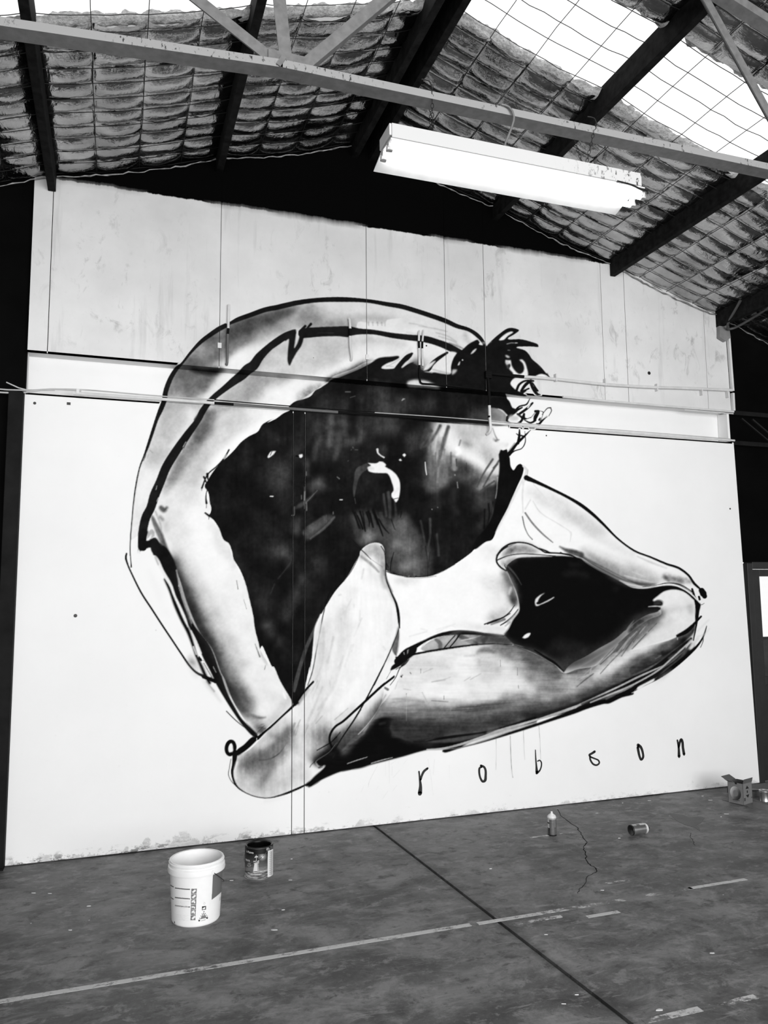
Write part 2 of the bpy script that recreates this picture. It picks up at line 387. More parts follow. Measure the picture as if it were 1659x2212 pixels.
# forearm shading: black core on its left flank fading to light
S("H:600,80,60 720,260,110 830,450,130 950,660,140 1060,860,130 1180,1050,120 1290,1250,110", 203, 9, .95, RA2)
S("H:560,150,80 640,330,110 720,510,130 800,700,150 890,880,160 990,1060,160 1080,1230,170 1170,1410,170 L:330,250,210 430,420,200", 96, 10, .92, RA2, .2)
S("H:570,180,40 640,400,60 700,560,80 780,740,90 860,900,90 960,1080,90 1040,1260,90 1110,1440,90 L:250,230,110 340,400,80", 44, 8, .92, RA2, .2)
S("L:240,180,30 330,330,40 430,470,60 500,520,40 600,540,22 650,535,8", 62, 4, .85, RA2, .2)
S("L:200,20,50 260,130,50", 120, 6, .7, RA2, .2)
S("L:470,520,60 560,600,120 620,680,120", 150, 9, .8, RA2, .5)
S("L:610,660,60 570,650,40 640,690,30", 84, 5, .7, RA2, .4)
S("L:880,350,60 800,480,90 700,590,80", 203, 7, .9, RA2)
S("L:840,270,10 860,330,24 870,340,10", 246, 2, .9, RA2)
S("L:560,100,30 640,250,60 760,330,60", 226, 9, .8, RA2)
S("H:1080,560,30 1180,760,40 1240,960,40 1330,1200,50 1400,1400,50", 228, 6, .7, RA2)
S("H:1290,1230,40 1310,1290,40", 205, 6, .7, RA2, .3)
G("H:1490,1050 1520,1100 1545,1200 1550,1260 1500,1200 1475,1110", 208, 1, 1, RA2)
many("H:1225,360,5 1240,450,9; H:1420,1030,5 1470,1165,14; H:1520,1300,5 1530,1255,5; H:1300,560,4 1330,660,4; L:430,325,4 490,332,5", 110, .6, .9)
# ---- faint overspray around the figure
many("H:300,260,60 330,340,70 400,480,70 440,620,60 500,720,60; H:620,900,60 660,950,40", 229, 9, .6)
S("H:730,1180,60 770,1250,70 800,1340,50", 128, 7, .75, None, .5)
S("L:0,150,30 60,220,40 130,300,30 180,370,14", 132, 5, .7, None, .3)
S("L:30,160,16 110,260,24", 70, 3, .7)
# second pass over the arm tones
G("a:440,560 560,400 720,300 780,290 770,470 680,560 560,600", 98, 8, .72, RA1, .35)
G("a:560,440 640,400 690,450 620,500", 150, 6, .5, RA1, .3)
G("a:770,290 950,205 1200,150 1265,165 1150,240 1000,310 880,370 770,430", 70, 6, .9, RA1, .1)
G("a:880,370 1050,300 1250,200 1380,150 1400,180 1300,270 1180,320 1080,350 960,400 800,440", 148, 9, .6, RA1, .45)
G("a:780,400 880,370 940,375 810,470 760,510", 106, 5, .75, RA1, .3)
G("a:1300,260 1380,210 1450,260 1640,260 1660,300 1350,300", 112, 8, .6, RA1, .4)
G("a:400,600 560,585 700,605 690,660 660,740 560,790 420,790 350,740 380,650", 112, 8, .8, RA1, .5)
G("a:500,585 600,590 730,585 740,615 640,632 540,615", 20, 4, .95, RA1)
G("a:340,830 480,830 600,830 560,870 440,890 320,880", 146, 6, .7, RA1, .3)
G("a:300,890 520,850 560,900 480,1020 400,1140 300,1260 190,1300 200,1180 250,1050", 194, 12, .9, RA1)
S("a:740,640,60 680,720,50 610,790,30", 238, 6, .9, RA1); S("a:520,900,30 470,1010,30 380,1130,30", 236, 6, .8, RA1)
G("a:930,640 1180,655 1200,720 1060,780 940,820 840,860 700,850 820,720", 162, 10, .75, RA2, .35)
G("a:1000,600 1050,480 1190,380 1230,500 1300,380 1660,370 1660,480 1450,600 1380,640 1100,620", 200, 6, .9, RA2)
S("a:1080,770,80 1190,740,100 1270,700,70", 240, 9, .9, RA2)
G("a:640,870 720,870 680,960 640,1060 560,1130 500,1150 500,1060 580,950", 92, 8, .85, RA2, .4)
G("a:500,1150 560,1120 600,1130 480,1270 400,1370 330,1450 320,1420 400,1280", 122, 8, .8, RA2, .4)
G("a:760,930 900,920 860,1010 720,1130 580,1330 470,1420 460,1340 580,1180", 200, 12, .8, RA2)
S("a:1150,910,30 1000,990,50 860,1090,60 740,1200,70 650,1300,60", 245, 8, 1, RA2)
# ---- contour strokes of the arm
S(OUTER, 24, .7); S(OUTER2, 22, .7); S("H:103,0,12 108,120,12 116,220,16", 20, .7)
S("H:65,78,20 58,120,24 80,200,20 120,290,20 220,490,22 330,660,22 440,830,22 540,980,22 640,1130,22 730,1260,24 800,1330,26 900,1380,32 1000,1430,32", 14, .7)
S("D:270,395,6 256,420,22 238,460,18", 60, .8, .7)
many("D:285,440,5 295,400,5; D:310,355,8 340,380,6", 150, 1, .7)
S(INNER, 24, .7); S(INNER2, 24, .7)
G("B:460,445 560,428 760,418 955,432 960,520 800,515 640,520 480,530 440,500", 24, .6)
S("B:620,484,3 780,484,6", 60, 1, .7)
G("B:275,572 285,490 385,445 392,470 385,560 372,640 400,600 430,500 450,440 470,440 470,520 445,615 395,690 350,770 320,830 300,790 303,660 310,545", 24, .8)
many("B:430,470,30 485,412,24; B:500,440,18 545,390,24", 24, .8)
S("B:395,500,12 385,580,16 372,640,4", 214, 1.5, .9)
many("D:375,770,5 385,730,5; D:385,890,6 402,855,8; D:660,320,6 690,270,10; D:640,380,5 650,360,6", 205, .7, .9)
many("D:690,280,8 670,330,8; A:790,1400,30 860,1290,20", 30, 1.2, .7)
S("D:228,1330,84 240,1380,70", 22, .8)
G("D:182,1350 186,1395 205,1422 250,1405 320,1385 345,1464 H:350,95 400,140 470,300 540,430 580,540 620,640 680,770 730,870 780,980 830,1090 880,1200 940,1310 1000,1440 "
  "L:120,170 200,310 320,500 430,650 530,745 585,748 575,725 480,625 400,540 340,440 270,310 220,180 180,60 H:1110,1464 1040,1290 985,1130 930,1020 860,930 790,840 720,700 660,560 620,440 600,330 560,180 500,60 450,0 "
  "D:430,1410 400,1310 370,1275 330,1285 280,1306 290,1200 230,1180", 17, .9)
S("D:280,1300,5 300,1250,24 330,1210,40 345,1250,30 330,1275,10", 172, 1.5, .95)
S("D:276,1300,4 290,1290,14 300,1280,6", 238, .8, .9)
many("D:185,1400,5 187,1440,4; D:205,1415,5 203,1445,4", 60, .6)
S("H:470,350,30 530,470,44 585,620,50 650,770,48 715,900,44 765,1040,36 800,1150,32 850,1260,40 890,1350,40 940,1440,36", 14, 3.2, 1)
S("H:370,110,30 420,220,32 470,310,34 530,410,30 570,520,24 630,650,28 690,790,26 712,850,8", 236, 1.2, .97)
S("H:370,120,24 395,190,18", 170, 3, .7)
S("H:745,890,12 800,1010,20 850,1130,16", 232, .8, .95)
S("H:770,1060,16 800,1140,12", 215, .8, .9)
S("H:870,1230,12 920,1320,20 970,1400,14", 226, .8, .95)
S("H:590,250,10 630,430,18 670,590,24 720,740,26 752,835,12", 150, 1.2, .95)
many("H:480,40,8 560,200,10 600,330,8; H:520,180,5 590,350,6; H:430,0,6 440,60,8", 70, .8, .8)
many("H:810,1170,14 850,1200,26 830,1165,16; H:850,1200,8 880,1210,4; H:790,1150,10 860,1290,10; H:880,1230,7 1000,1440,7", 14, .7)
S("L:0,105,44 60,130,40 125,155,40", 12, .8)
S("L:240,470,14 320,550,14 400,620,10 455,660,6", 18, .7)
S("L:100,0,6 130,60,5", 226, .6, .8)

G("c:240,340 290,380 330,410 380,490 410,590 415,690 390,690 340,600 270,480 230,450 215,410", 20, .9)
S("c:415,600,20 440,680,30 475,780,40 525,890,46 580,1000,50 640,1090,40 690,1210,30 740,1330,30 790,1450,40", 40, 6, .95)
S("c:420,690,10 450,800,14 500,920,16 550,1040,20", 18, 1.5)
S("c:402,570,8 425,680,11 450,780,14 485,870,15 512,950,8", 150, 1.2, .95)
S("c:230,190,14 265,280,24 300,380,20", 80, 4, .7)
S("c:255,1000,10", 200, 1)
G("c:480,1190 510,1180 560,1250 590,1320 540,1350 500,1290", 120, 7, .7, None, .5)
# ---- the black back, neck and head
PT = mask("B:740,990 700,1040 650,1060 590,1090 540,1150 450,1185 390,1200 330,1240 305,1275 325,1292 255,1330 170,1390 80,1430 D:1620,20 1500,80 1450,155 1350,210 1270,270 1200,350 1120,430 1060,480 970,590 920,670 888,735 "
          "925,800 940,900 955,960 950,1010 932,1045 980,1090 1040,1180 1090,1300 1140,1335 1180,1440 H:1190,130 1260,250 1320,400 1360,560 1400,740 1420,880 1450,1000 1475,1085 1490,1050 1540,1150 1600,1270 "
          "L:735,0 800,140 850,230 900,310 925,350 955,396 1000,350 1060,260 1080,170 1120,0 I:530,1330 560,1150 580,960 600,840 660,710 730,590 800,480 900,360 960,270 1010,180 1060,90 E:1065,1425 1130,1360 1220,1330 1290,1350 1325,1440 "
          "I:1335,250 1380,275 1480,305 1640,322 J:150,325 310,320 450,270 600,190 780,60 F:700,1405 830,1320 890,1300 960,1150 1040,1000 1100,870 1160,730 1215,610 1225,530 1190,495 1150,520 1120,565 1092,530 1075,420 1055,385 1050,342 1010,355 985,345 965,390 "
          "700,300 X:1054,934 X:1045,924 X:1045,880 X:1050,866 C:1060,1230 1055,1180 1000,1090 C:0,1000 B:1100,950 800,960", .0)
# soft sprayed top edge on the upper panels
S("B:780,985,60 880,950,90 1000,905,100 1100,850,90 1160,815,50", 40, 7, .85, None, .1, .4)
S("B:740,975,30 900,915,40 1040,850,40 1140,790,20", 120, 6, .55, None, .2, .4)
G("B:740,985 820,955 920,915 1040,865 1170,800 1260,748 1400,733 1470,728 1478,745 1400,788 1340,812 1290,852 1420,853 1470,815 1560,725 1612,692 1600,740 1540,800 1500,852 1580,800 1640,785 C:60,800 110,830 140,930 190,1000 330,1062 500,1080 "
  "B:1640,1060 1300,1030 1000,1010", 20, .9)
lay(PT, 18)
G("C:100,830 200,885 300,905 480,925 480,1090 330,1075 100,1040 0,1010 0,840", 20, 1.5)
G("C:700,1080 950,1080 960,1285 880,1280 870,1464 700,1464", 20, 1)
lay(PT*np.clip((NZ-.45)*3, 0, 1), 42, .5)
S("D:1145,350,14 1100,430,14 1020,520,12 920,610,12 860,750,16", 18, .7); many("D:880,635,18 895,670,14 920,720,18; D:918,605,26 922,660,14; D:912,780,10 902,850,12 908,912,20; D:908,920,5 906,962,4; D:895,1016,16 935,1045,22; D:935,1045,8 933,1082,4; D:856,750,8 858,778,5", 18, .7)
many("D:965,580,8 940,620,10; D:1090,440,8 1120,400,6", 226, .7)
S("B:740,1000,50 880,940,50 1000,890,50 1150,815,40", 20, 5)
S("a:1530,680,34 1440,735,26 1380,790,26 1290,825,24 1235,862,22", 22, 1.6)
S("B:640,1060,40 560,1090,50 470,1140,50 430,1170,30", 60, 8, .6, None, .2, .4)
# white sprays of hair left uncovered on the upper arm
G("B:1290,850 1340,812 1400,788 1470,752 1500,730 1590,640 1612,692 1560,725 1480,800 1420,853", 226, .8)
many("B:1340,830,8 1420,840,8; B:1480,760,6 1400,810,8 1340,840,4", 170, 1.2, .6)
S("B:1440,860,30 1480,815,34 1560,730,32 1608,695,10", 20, .7)
G("B:1495,852 1530,810 1590,750 1640,700 1659,780 1600,795 1540,822", 226, .8)
S("C:0,770,10 30,730,22 55,700,12", 20, .8)
S("C:60,800,30 130,790,60 170,800,40", 60, 7, .7, None, .2)
S("C:0,900,60 80,850,80 150,860,60", 34, 6, .8)
G("C:175,888 200,830 280,760 340,715 470,680 525,700 480,760 460,850 445,915 300,900 260,895", 228, 1)
S("C:190,800,60 300,750,40", 214, 8, .6)
S("C:175,885,8 220,870,40 260,810,40 330,750,34 420,692,22", 20, .7)
G("C:180,880 200,830 260,790 300,775 250,840 205,875", 222, 1)
S("C:270,870,10 380,900,14 450,912,10", 150, 3, .6)
# head of hair
HEAD = G("C:445,925 460,900 458,850 478,770 520,700 580,660 640,605 700,570 742,555 762,580 755,605 805,612 826,630 850,600 905,545 970,490 1060,432 1120,430 1182,455 1130,500 1060,545 1200,548 1290,570 1380,605 1386,632 1300,630 1150,636 "
  "1240,665 1290,715 1310,750 1400,830 1460,900 1520,970 1445,925 1385,925 1340,955 1280,985 1140,965 1088,1015 1110,1050 1160,1090 1200,1108 1262,1152 1050,1130 800,1090 500,1080 330,1070 300,1020 260,905", 19, .6)
many("C:1480,900,8 1500,960,5; C:1380,820,5 1400,850,4", 90, .7, .6)
G("C:965,560 1040,490 1100,468 1118,475 1060,515 1015,557", 238, .7)
G("C:665,710 690,670 730,645 728,660 690,700", 214, .7)
G("C:528,825 545,790 558,782 550,820 538,826", 226, .7)
S("C:580,768,12 583,772,10", 220, .6)
G("C:470,925 475,870 500,868 525,870 505,905", 190, 1.5)
many("C:1050,600,7 1090,590,9 1150,590,7; C:1060,665,5 1080,668,5", 170, 1, .8)
S("C:1140,590,6 1160,590,5", 225, .7)
S("C:780,590,10 840,585,30 880,575,8", 190, 3, .6)
G("C:1032,768 1060,772 1090,770 1098,825 1150,900 1188,918 1225,890 1232,860 1215,800 1178,766 1205,762 1235,790 1258,850 1272,930 1255,958 1130,952 1110,900 1072,862 1088,830 1080,808 1045,822", 234, 1)
S("C:1050,800,30 1060,850,10", 170, 4, .5)
G("C:1030,716 1050,718 1082,742 1060,748 1038,735", 205, 1.2)
G("C:1340,950 1390,920 1440,925 1470,960 1400,965", 240, 1)
S("C:1470,910,10 1500,955,14 1515,968,5", 22, .8)
# lit brow patch and the sprayed grey on the head below the pipe
G("C:0,1000 60,978 180,985 260,1015 345,1070 200,1062 0,1045", 216, 2.2)
G("C:1125,962 1270,962 1340,985 1250,985 1190,1020 1150,1085 1110,1050 1088,1015", 238, .8)
many("C:1152,1088,26 1178,1030,24 1240,990,20 1330,990,20; C:1200,1095,26 1245,1030,34 1300,990,30; C:1300,1010,30 1320,1060,34 1370,1130,30 1405,1135,10; C:1320,1010,16 1375,1095,20; C:1200,1105,20 1280,1070,20; C:1330,1060,30 1370,1090,22", 20, .7)
S("C:1185,1070,10 1205,1040,14 1230,1020,6", 235, .7)
S("C:1215,1115,20 1250,1095,14", 20, .8)
# grey brushed modelling inside the black
hz = lambda s, t, soft=10, op=.9, mott=.35: S(s, t*1.28, soft*.85, op, PT, mott)
hz("E:560,100,200 700,150,260 800,250,200 720,350,150", 46, 20, .8, .4)
hz("E:760,0,40 750,150,50 735,300,24", 72, 6); hz("E:840,170,40 830,330,36 790,450,16", 70, 6); hz("E:640,230,40 600,330,36 580,450,30", 58, 6)
hz("E:1060,0,60 1070,120,70 1070,240,40 950,260,70", 56, 9); hz("E:900,40,40 880,180,60", 52, 9)
hz("E:100,190,120 200,260,100", 40, 14); hz("E:240,560,200 200,680,220 60,620,120", 44, 18); hz("E:420,220,130 350,420,100", 38, 16)
hz("E:500,480,60 505,600,30", 58, 6); hz("E:620,720,120 560,740,80", 56, 9); hz("E:180,1420,200 300,1400,120", 44, 14); hz("E:400,1100,60 390,1200,60", 58, 8)
hz("E:1200,60,160 1380,120,140", 52, 14); hz("E:1620,240,120 1600,330,90", 62, 11); hz("E:1310,330,60 1300,400,40", 48, 8)
hz("B:900,1230,90 870,1350,110 880,1440,120", 52, 12); hz("B:1250,1170,260 1250,1280,260", 46, 18); hz("B:1500,1250,160 1380,1330,140", 44, 14); hz("B:1080,1190,20 1085,1440,30", 58, 5, .6); hz("B:700,1240,160 540,1340,100", 34, 12)
hz("C:200,1260,120 260,1200,90", 48, 11); hz("C:60,1230,120", 36, 12)
hz("I:250,60,100 320,120,60 310,190,30", 56, 9); hz("I:90,830,90 120,920,60", 58, 9); hz("I:280,760,90 290,640,120 390,520,80", 50, 12); hz("I:220,980,60 200,1040,30", 46, 7)
hz("I:460,330,50 380,520,50 330,700,40", 44, 9); hz("I:640,200,160 520,60,120", 36, 14); hz("I:40,500,100 60,650,100", 42, 14)
many("I:340,60,4 335,160,8 280,240,10 200,340,6; I:160,400,5 120,500,4", 62, 2.5, .7, PT)
S("I:620,770,18 580,880,26 500,1060,34 440,1240,34 380,1464,36 L:955,260,20", 68, 1, .95)
G("E:368,975 400,930 480,880 560,820 612,778 560,850 480,925 440,955", 66, 1.5)
S("E:610,780,3 485,915,6", 120, .8, .8)
G("E:485,1240 520,1160 640,1080 705,1040 790,1045 770,1090 660,1180 540,1290 490,1310", 62, 3)
S("E:490,1220,60 580,1160,70 690,1080,60", 84, 4, .8, None, .2)
many("E:708,1040,5 706,1120,4; E:790,1060,20 690,1170,24 540,1285,16", 104, 2, .6)
S("E:500,1165,4 600,1120,14 690,1060,8", 70, 1.5)
# lower cheek, hair wisps
G("E:968,1030 980,1140 1010,1260 1060,1350 1130,1350 1220,1322 1290,1345 1330,1440 I:1345,250 1480,295 1640,315 J:150,318 310,310 J:350,200 330,0 F:200,1350 120,1200 0,1040 E:1560,1000 1490,1020 1400,1100 1300,1050 1200,1000", 66, 5, .9, PT)
hz("E:1150,1270,120 1120,1310,60", 96, 8); hz("E:1590,1400,110 1450,1330,50", 98, 8); hz("J:150,150,90 60,230,60 110,40,50", 112, 8, .8); hz("J:200,200,60", 96, 8); hz("E:1500,1150,120 1540,1300,120", 76, 12)
S("E:1310,820,20 1325,940,24 1340,1050,20", 58, 2.5, .9, PT); S("E:1360,800,30 1375,930,34 1380,1060,30", 64, 2.5, .9, PT); S("E:1430,890,14 1440,1000,22 1445,1090,26", 62, 2.5, .9, PT)
S("E:1280,1020,30 1310,1120,30 1350,1260,26", 66, 2.5, .9, PT); S("E:1200,1010,20 1250,1130,16", 22, 3, .8, PT)
many("E:985,990,12 1020,1080,14 1050,1178,8; E:1010,1000,10 1060,1100,12 1088,1185,8; E:1060,1000,16 1100,1120,14 1122,1210,6; E:1090,1000,12 1105,1090,10 1115,1180,6; E:1130,1010,20 1160,1100,16 1160,1160,6; E:1170,1020,14 1190,1110,12 1208,1170,6; E:1200,970,16 1240,1080,16 1285,1200,12 1305,1260,6; E:1260,1080,14 1320,1180,16 1368,1230,6; E:1395,1090,10 1415,1150,8 1432,1190,5; E:1500,1000,10 1490,1060,6; E:970,1290,8 1060,1380,10 1130,1460,8", 16, 1.1, .95)
many("F:140,1100,20 170,1250,18 200,1420,10; F:240,1080,24 240,1250,20 210,1420,12; F:310,1240,18 325,1380,20 330,1464,20", 60, 2.5, .9, PT)
many("F:260,1180,12 285,1350,8 300,1464,6; F:210,1120,12 220,1230,10; J:290,0,6 312,200,6 312,330,7; J:335,60,5 316,220,5; J:320,340,8 322,420,10", 14, .9, .95)
S("J:322,350,10 322,425,14", 225, 2, .6)
G("d:240,500 330,420 450,430 560,500 540,600 400,610 250,570", 82, 9, .6, PT, .3); many("d:430,490,40; d:370,550,40 400,540,30; d:310,400,30; d:120,330,40; d:450,520,20", 124, 7, .6, PT)
many("d:20,160,10 60,270,8; d:40,180,10 80,275,7; d:60,150,12 95,290,6; d:120,150,14 150,260,8; d:150,140,14 190,240,10; d:170,180,12 220,320,6", 14, 1.2, .9)
# the ear
G("E:1140,490 1090,510 1030,540 1008,585 1000,660 988,760 1000,852 1020,760 1050,650 1090,590 1140,552", 63, .8)
S("E:1005,860,4 1018,915,4", 110, .8, .8)
G("E:1140,486 1175,490 1240,490 1268,472 1300,475 1340,512 1325,522 1400,570 1450,620 1482,690 1472,855 1440,905 1418,870 1398,850 1395,810 1416,780 1400,700 1352,600 1290,596 1200,590 1150,572 1141,535 1178,516", 236, .7, sm=True)
S("E:1160,540,30 1200,550,20", 205, 4, .7); S("E:1460,760,30 1420,820,20", 218, 3, .7)
S("E:1422,868,5 1465,858,5", 20, .6)
# flecks of bare wall
G("E:130,362 178,362 150,400 98,438 85,425 110,380", 226, .6, sm=False); S("E:135,365,8 115,410,6", 60, .6)
G("E:418,402 455,395 458,420 440,438 420,425", 225, .6, sm=False); S("E:390,415,16 415,420,14", 6, .8)
many("E:115,840,9 145,841,9; E:850,875,8 876,876,8", 238, .6)
S("E:1245,345,22 1250,380,16 1280,410,12 1315,430,14", 216, .8)
G("E:1508,402 1530,386 1548,405 1530,428", 240, .7); G("E:1468,455 1490,443 1505,465 1485,467", 240, .7)
many("E:480,740,6 478,860,9 478,970,6; E:500,910,6 500,990,7; E:497,580,6 497,620,6; E:445,830,4 447,870,4; E:370,950,5 366,1040,7 345,1040,6; E:820,635,5 845,655,7; E:780,1005,6 780,1025,6", 150, .8, .9)
S("E:480,790,9 478,880,9", 225, .7, .9)
many("E:985,320,8 990,330,8; E:970,345,4 968,355,4; E:1010,350,4 1040,350,5; B:910,1105,10 960,1105,10; B:960,1165,6 1010,1150,6; B:700,1290,5 760,1288,6; E:940,465,5 935,468,5", 100, 1, .8)
S("B:1505,1195,8 1518,1182,14 1532,1180,6", 150, .8)
# ---- the lit side of the face
YY, XX = np.mgrid[0:MH, 0:MW]; BELOW = np.clip((YY+MY0)-(854.5+.0703*(XX+MX0-145))-1, 0, 1)
FACE = mask("F:290,20 440,20 870,20 900,130 1000,255 1010,350 985,345 965,390 972,480 960,640 940,760 890,830 760,860 700,860 620,700 540,620 420,640 330,740 240,760 225,600 240,350", 0)
FS = gblur(FACE, 3)
S("F:180,150,120 150,300,120 200,480,100", 52, 14, .8, PT*BELOW, .4)
lay(mask("F:290,-100 440,-100 880,-100 900,120 940,250 1060,270 1070,300 985,345 965,390 972,480 955,600 900,660 820,640 740,560 620,480 520,430 430,420 340,430 280,380 270,250", 9), 212, 1., BELOW)
lay(mask("F:880,100 940,250 1060,270 1070,300 985,345 965,390 972,480 955,620 900,600 860,400", 2), 216, 1., BELOW)
S("F:230,700,90 270,560,110 290,420,110 320,280,90", 118, 9, .9, PT, .3)
S("F:330,620,160 480,620,120 420,520,160 560,540,100", 98, 12, .9, None, .3)
S("F:260,760,70 330,720,80 400,680,60", 104, 8, .8, None, .4)
S("F:640,640,110 700,610,130 790,650,90", 108, 11, .85, None, .25)
S("F:540,620,60 620,560,70", 62, 8, .8, None, .2)
S("F:700,760,160 820,800,180 780,900,150", 58, 12, .9, PT, .1)
S("F:480,780,140 560,860,160 620,780,100", 26, 14, .9, PT)
S("F:780,860,70 860,900,80 840,1060,70 760,1180,60", 58, 8, .9, PT, .2)
S("F:760,760,20 830,700,50 900,690,50 935,640,30", 196, 5, .8, FS)
S("F:860,620,50 800,680,50 740,740,40", 140, 7, .7, FS)
S("F:520,180,160 640,130,150 800,140,120", 205, 12, .8, FS, .1)
S("F:430,130,60 470,250,100 540,360,90 640,410,90 760,470,90 860,560,70", 240, 9, .95, None)
S("F:530,340,40 550,370,46 520,400,24", 250, 4, .8)
many("b:700,930,18 670,1040,22 650,1180,18; b:760,940,16 725,1060,20 700,1180,16; b:730,1100,10 715,1240,14 700,1340,12; b:655,1100,12 640,1260,14; b:780,1150,12 770,1280,14; b:600,960,26 560,1080,26", 70, 3.5, .7)
many("b:680,1000,12 655,1130,14; b:735,1000,10 715,1120,12; b:690,1220,12 680,1330,12", 190, 3, .6)
S("b:560,1000,60 590,1150,70 600,1300,60", 34, 12, .6)
S("F:620,180,90 690,200,70", 184, 9, .7); S("F:620,280,50 660,295,40", 120, 6, .8, None, .2); S("F:560,250,14 546,300,14", 120, 2, .8)
S("F:760,320,110 850,380,100 900,330,70", 200, 10, .7, None, .3); S("F:820,400,50 880,440,60 860,480,40", 150, 8, .8, None, .3)
S("F:330,120,40 300,220,60 270,330,50", 226, 5, .8); S("F:310,420,60 300,330,40", 200, 7, .6)
S("F:480,430,14 500,540,60", 168, 4, .8); S("F:500,450,40 500,550,30", 192, 3, .7); S("F:350,440,80 440,470,60", 178, 8, .6, None, .2)
S("F:940,230,30 1000,240,60 1050,260,40", 243, 7, 1); S("F:910,250,60 940,300,60 990,310,40", 240, 8, .8)
many("F:345,95,22 300,180,26 230,280,22 170,320,14; F:430,105,26 395,210,26 370,340,18 345,440,14; F:250,150,30 180,260,20 140,330,14", 66, 3, .85)
many("F:380,220,10 360,310,14 345,420,10; F:340,360,18 325,520,20; F:460,380,12 458,520,10; F:300,380,8 290,560,10; F:245,300,10 240,450,10", 84, 2.5, .75)
many("F:622,488,5 620,560,5; F:515,450,14 520,520,10", 40, 1.2, .8); S("F:525,520,60 600,540,50", 54, 7, .7)
many("F:900,450,20 820,570,16 770,660,12 735,740,8; F:965,465,18 880,600,16 800,740,12; F:915,680,16 830,740,14 750,800,10; F:905,540,12 950,500,14", 66, 2, .9)
many("F:900,125,8 925,195,12 950,245,16; F:935,250,26 965,245,10", 60, 2, .9); S("F:920,240,30 950,255,20", 130, 4, .6)
S("F:1060,290,12 1040,330,16", 200, 4, .7)
many("F:950,640,10 945,780,9 930,860,6", 205, 1.2, .8); S("F:955,690,6 948,820,5", 60, 1)
many("F:855,920,14 865,1050,16 850,1120,8; F:815,980,14 810,1180,14; F:900,900,8 890,1000,8 870,1130,6", 14, 2, .9); S("F:880,900,16 900,1000,20 860,1130,10", 66, 3, .6)
S("F:187,480,8 193,550,9 203,612,7", 232, .7)
many("F:525,690,6 532,750,9; F:500,610,8 503,620,8; F:258,975,6 262,978,6; F:318,955,7 322,958,6", 190, .9, .8)
many("F:490,760,24 480,960,30; F:300,800,30 305,960,24; F:520,1000,30", 52, 7, .8)
S("F:580,760,50 560,880,60 570,980,40", 14, 8, .7)
S("b:640,1000,20 625,1150,24 645,1300,24", 116, 6, .7); S("b:700,1190,20 695,1330,24", 84, 6, .7); S("b:740,1200,40 720,1330,40", 110, 9, .6, None, .4)
# cheek below the ledge pipe (recessed band)
S("b:950,840,70 1010,860,60", 66, 10, .7)
G("C:870,1275 960,1285 1040,1345 1060,1400 1100,1440 1050,1460 880,1460 870,1420", 128, 1)
S("C:1000,1330,50 1030,1380,50", 168, 8, .6); S("C:900,1310,70 930,1370,80", 92, 10, .7, None, .3); S("C:890,1430,30 1020,1430,40", 176, 6, .7)
S("C:700,1350,90 790,1360,100 840,1330,60", 70, 10, .8, None, .3)
G("C:860,1178 1055,1178 1085,1215 1108,1268 1150,1285 1165,1310 1120,1350 1085,1375 1045,1345 1000,1300 950,1282 870,1268", 18, .8)
many("C:1130,1310,22 1180,1258,18 1255,1238,18 1290,1178,10; C:1320,1222,22 1255,1285,28 1170,1345,26; C:1150,1300,30 1210,1270,16; C:1060,1370,34 1048,1405,20 1095,1442,18 1175,1435,26 1212,1385,26 1160,1340,22; C:1230,1340,26 1225,1380,34 1265,1388,10 1300,1375,10; C:1230,1400,12 1300,1432,22 1350,1405,22; C:1350,1310,30 1380,1310,30 1350,1370,40 1340,1410,26; C:1390,1400,24 1400,1380,14; C:1300,1380,8 1340,1330,8; C:1395,1305,8 1430,1315,10 1420,1370,8 1390,1440,10; C:1385,1450,26 1430,1400,20 1475,1365,8; C:1420,1345,8 1480,1275,12 1510,1272,14 1520,1300,12 1490,1360,8; C:1360,1440,12 1390,1445,20", 20, .7)
S("C:1290,1240,10 1270,1270,14", 236, .7); S("C:1470,1360,20 1440,1380,14", 150, 3, .6)
S("C:1100,1380,60 1150,1385,50", 196, 4, .8); S("C:1120,1395,30 1160,1365,20", 160, 5, .6)
many("F:1065,90,12 1070,115,8; F:1215,90,12 1220,115,8; F:1290,120,14 1340,122,10", 20, .8)
# beard branches, collar
many("F:1300,140,8 1230,210,24 1150,290,30 1070,395,44; F:1182,138,16 1180,200,28 1165,280,30; F:1150,180,12 1180,205,16; F:1238,155,8 1242,270,12 1205,335,12 1130,362,14 1075,405,16; F:1200,200,20 1230,205,12", 16, .7)
S("F:1130,280,16 1070,355,14", 160, 1.2, .9)
G("F:965,388 985,345 1010,355 1050,340 1062,390 1078,420 1092,525 1120,565 1150,520 1190,495 1225,530 1215,610 1160,730 1100,870 1040,1000 960,1150 890,1300 830,1320 720,1400 690,1400 720,1300 830,1170 890,1060 930,900 950,760 963,640 972,500", 13, .8)
S("F:1222,520,20 1258,560,30 1240,640,40 1190,730,36 1120,860,30 1060,990,24 980,1130,18 930,1220,8", 224, 1)
many("F:1272,560,5 1255,650,5 1190,760,4; F:1085,960,4 1030,1080,4 960,1190,4", 150, .8, .7)

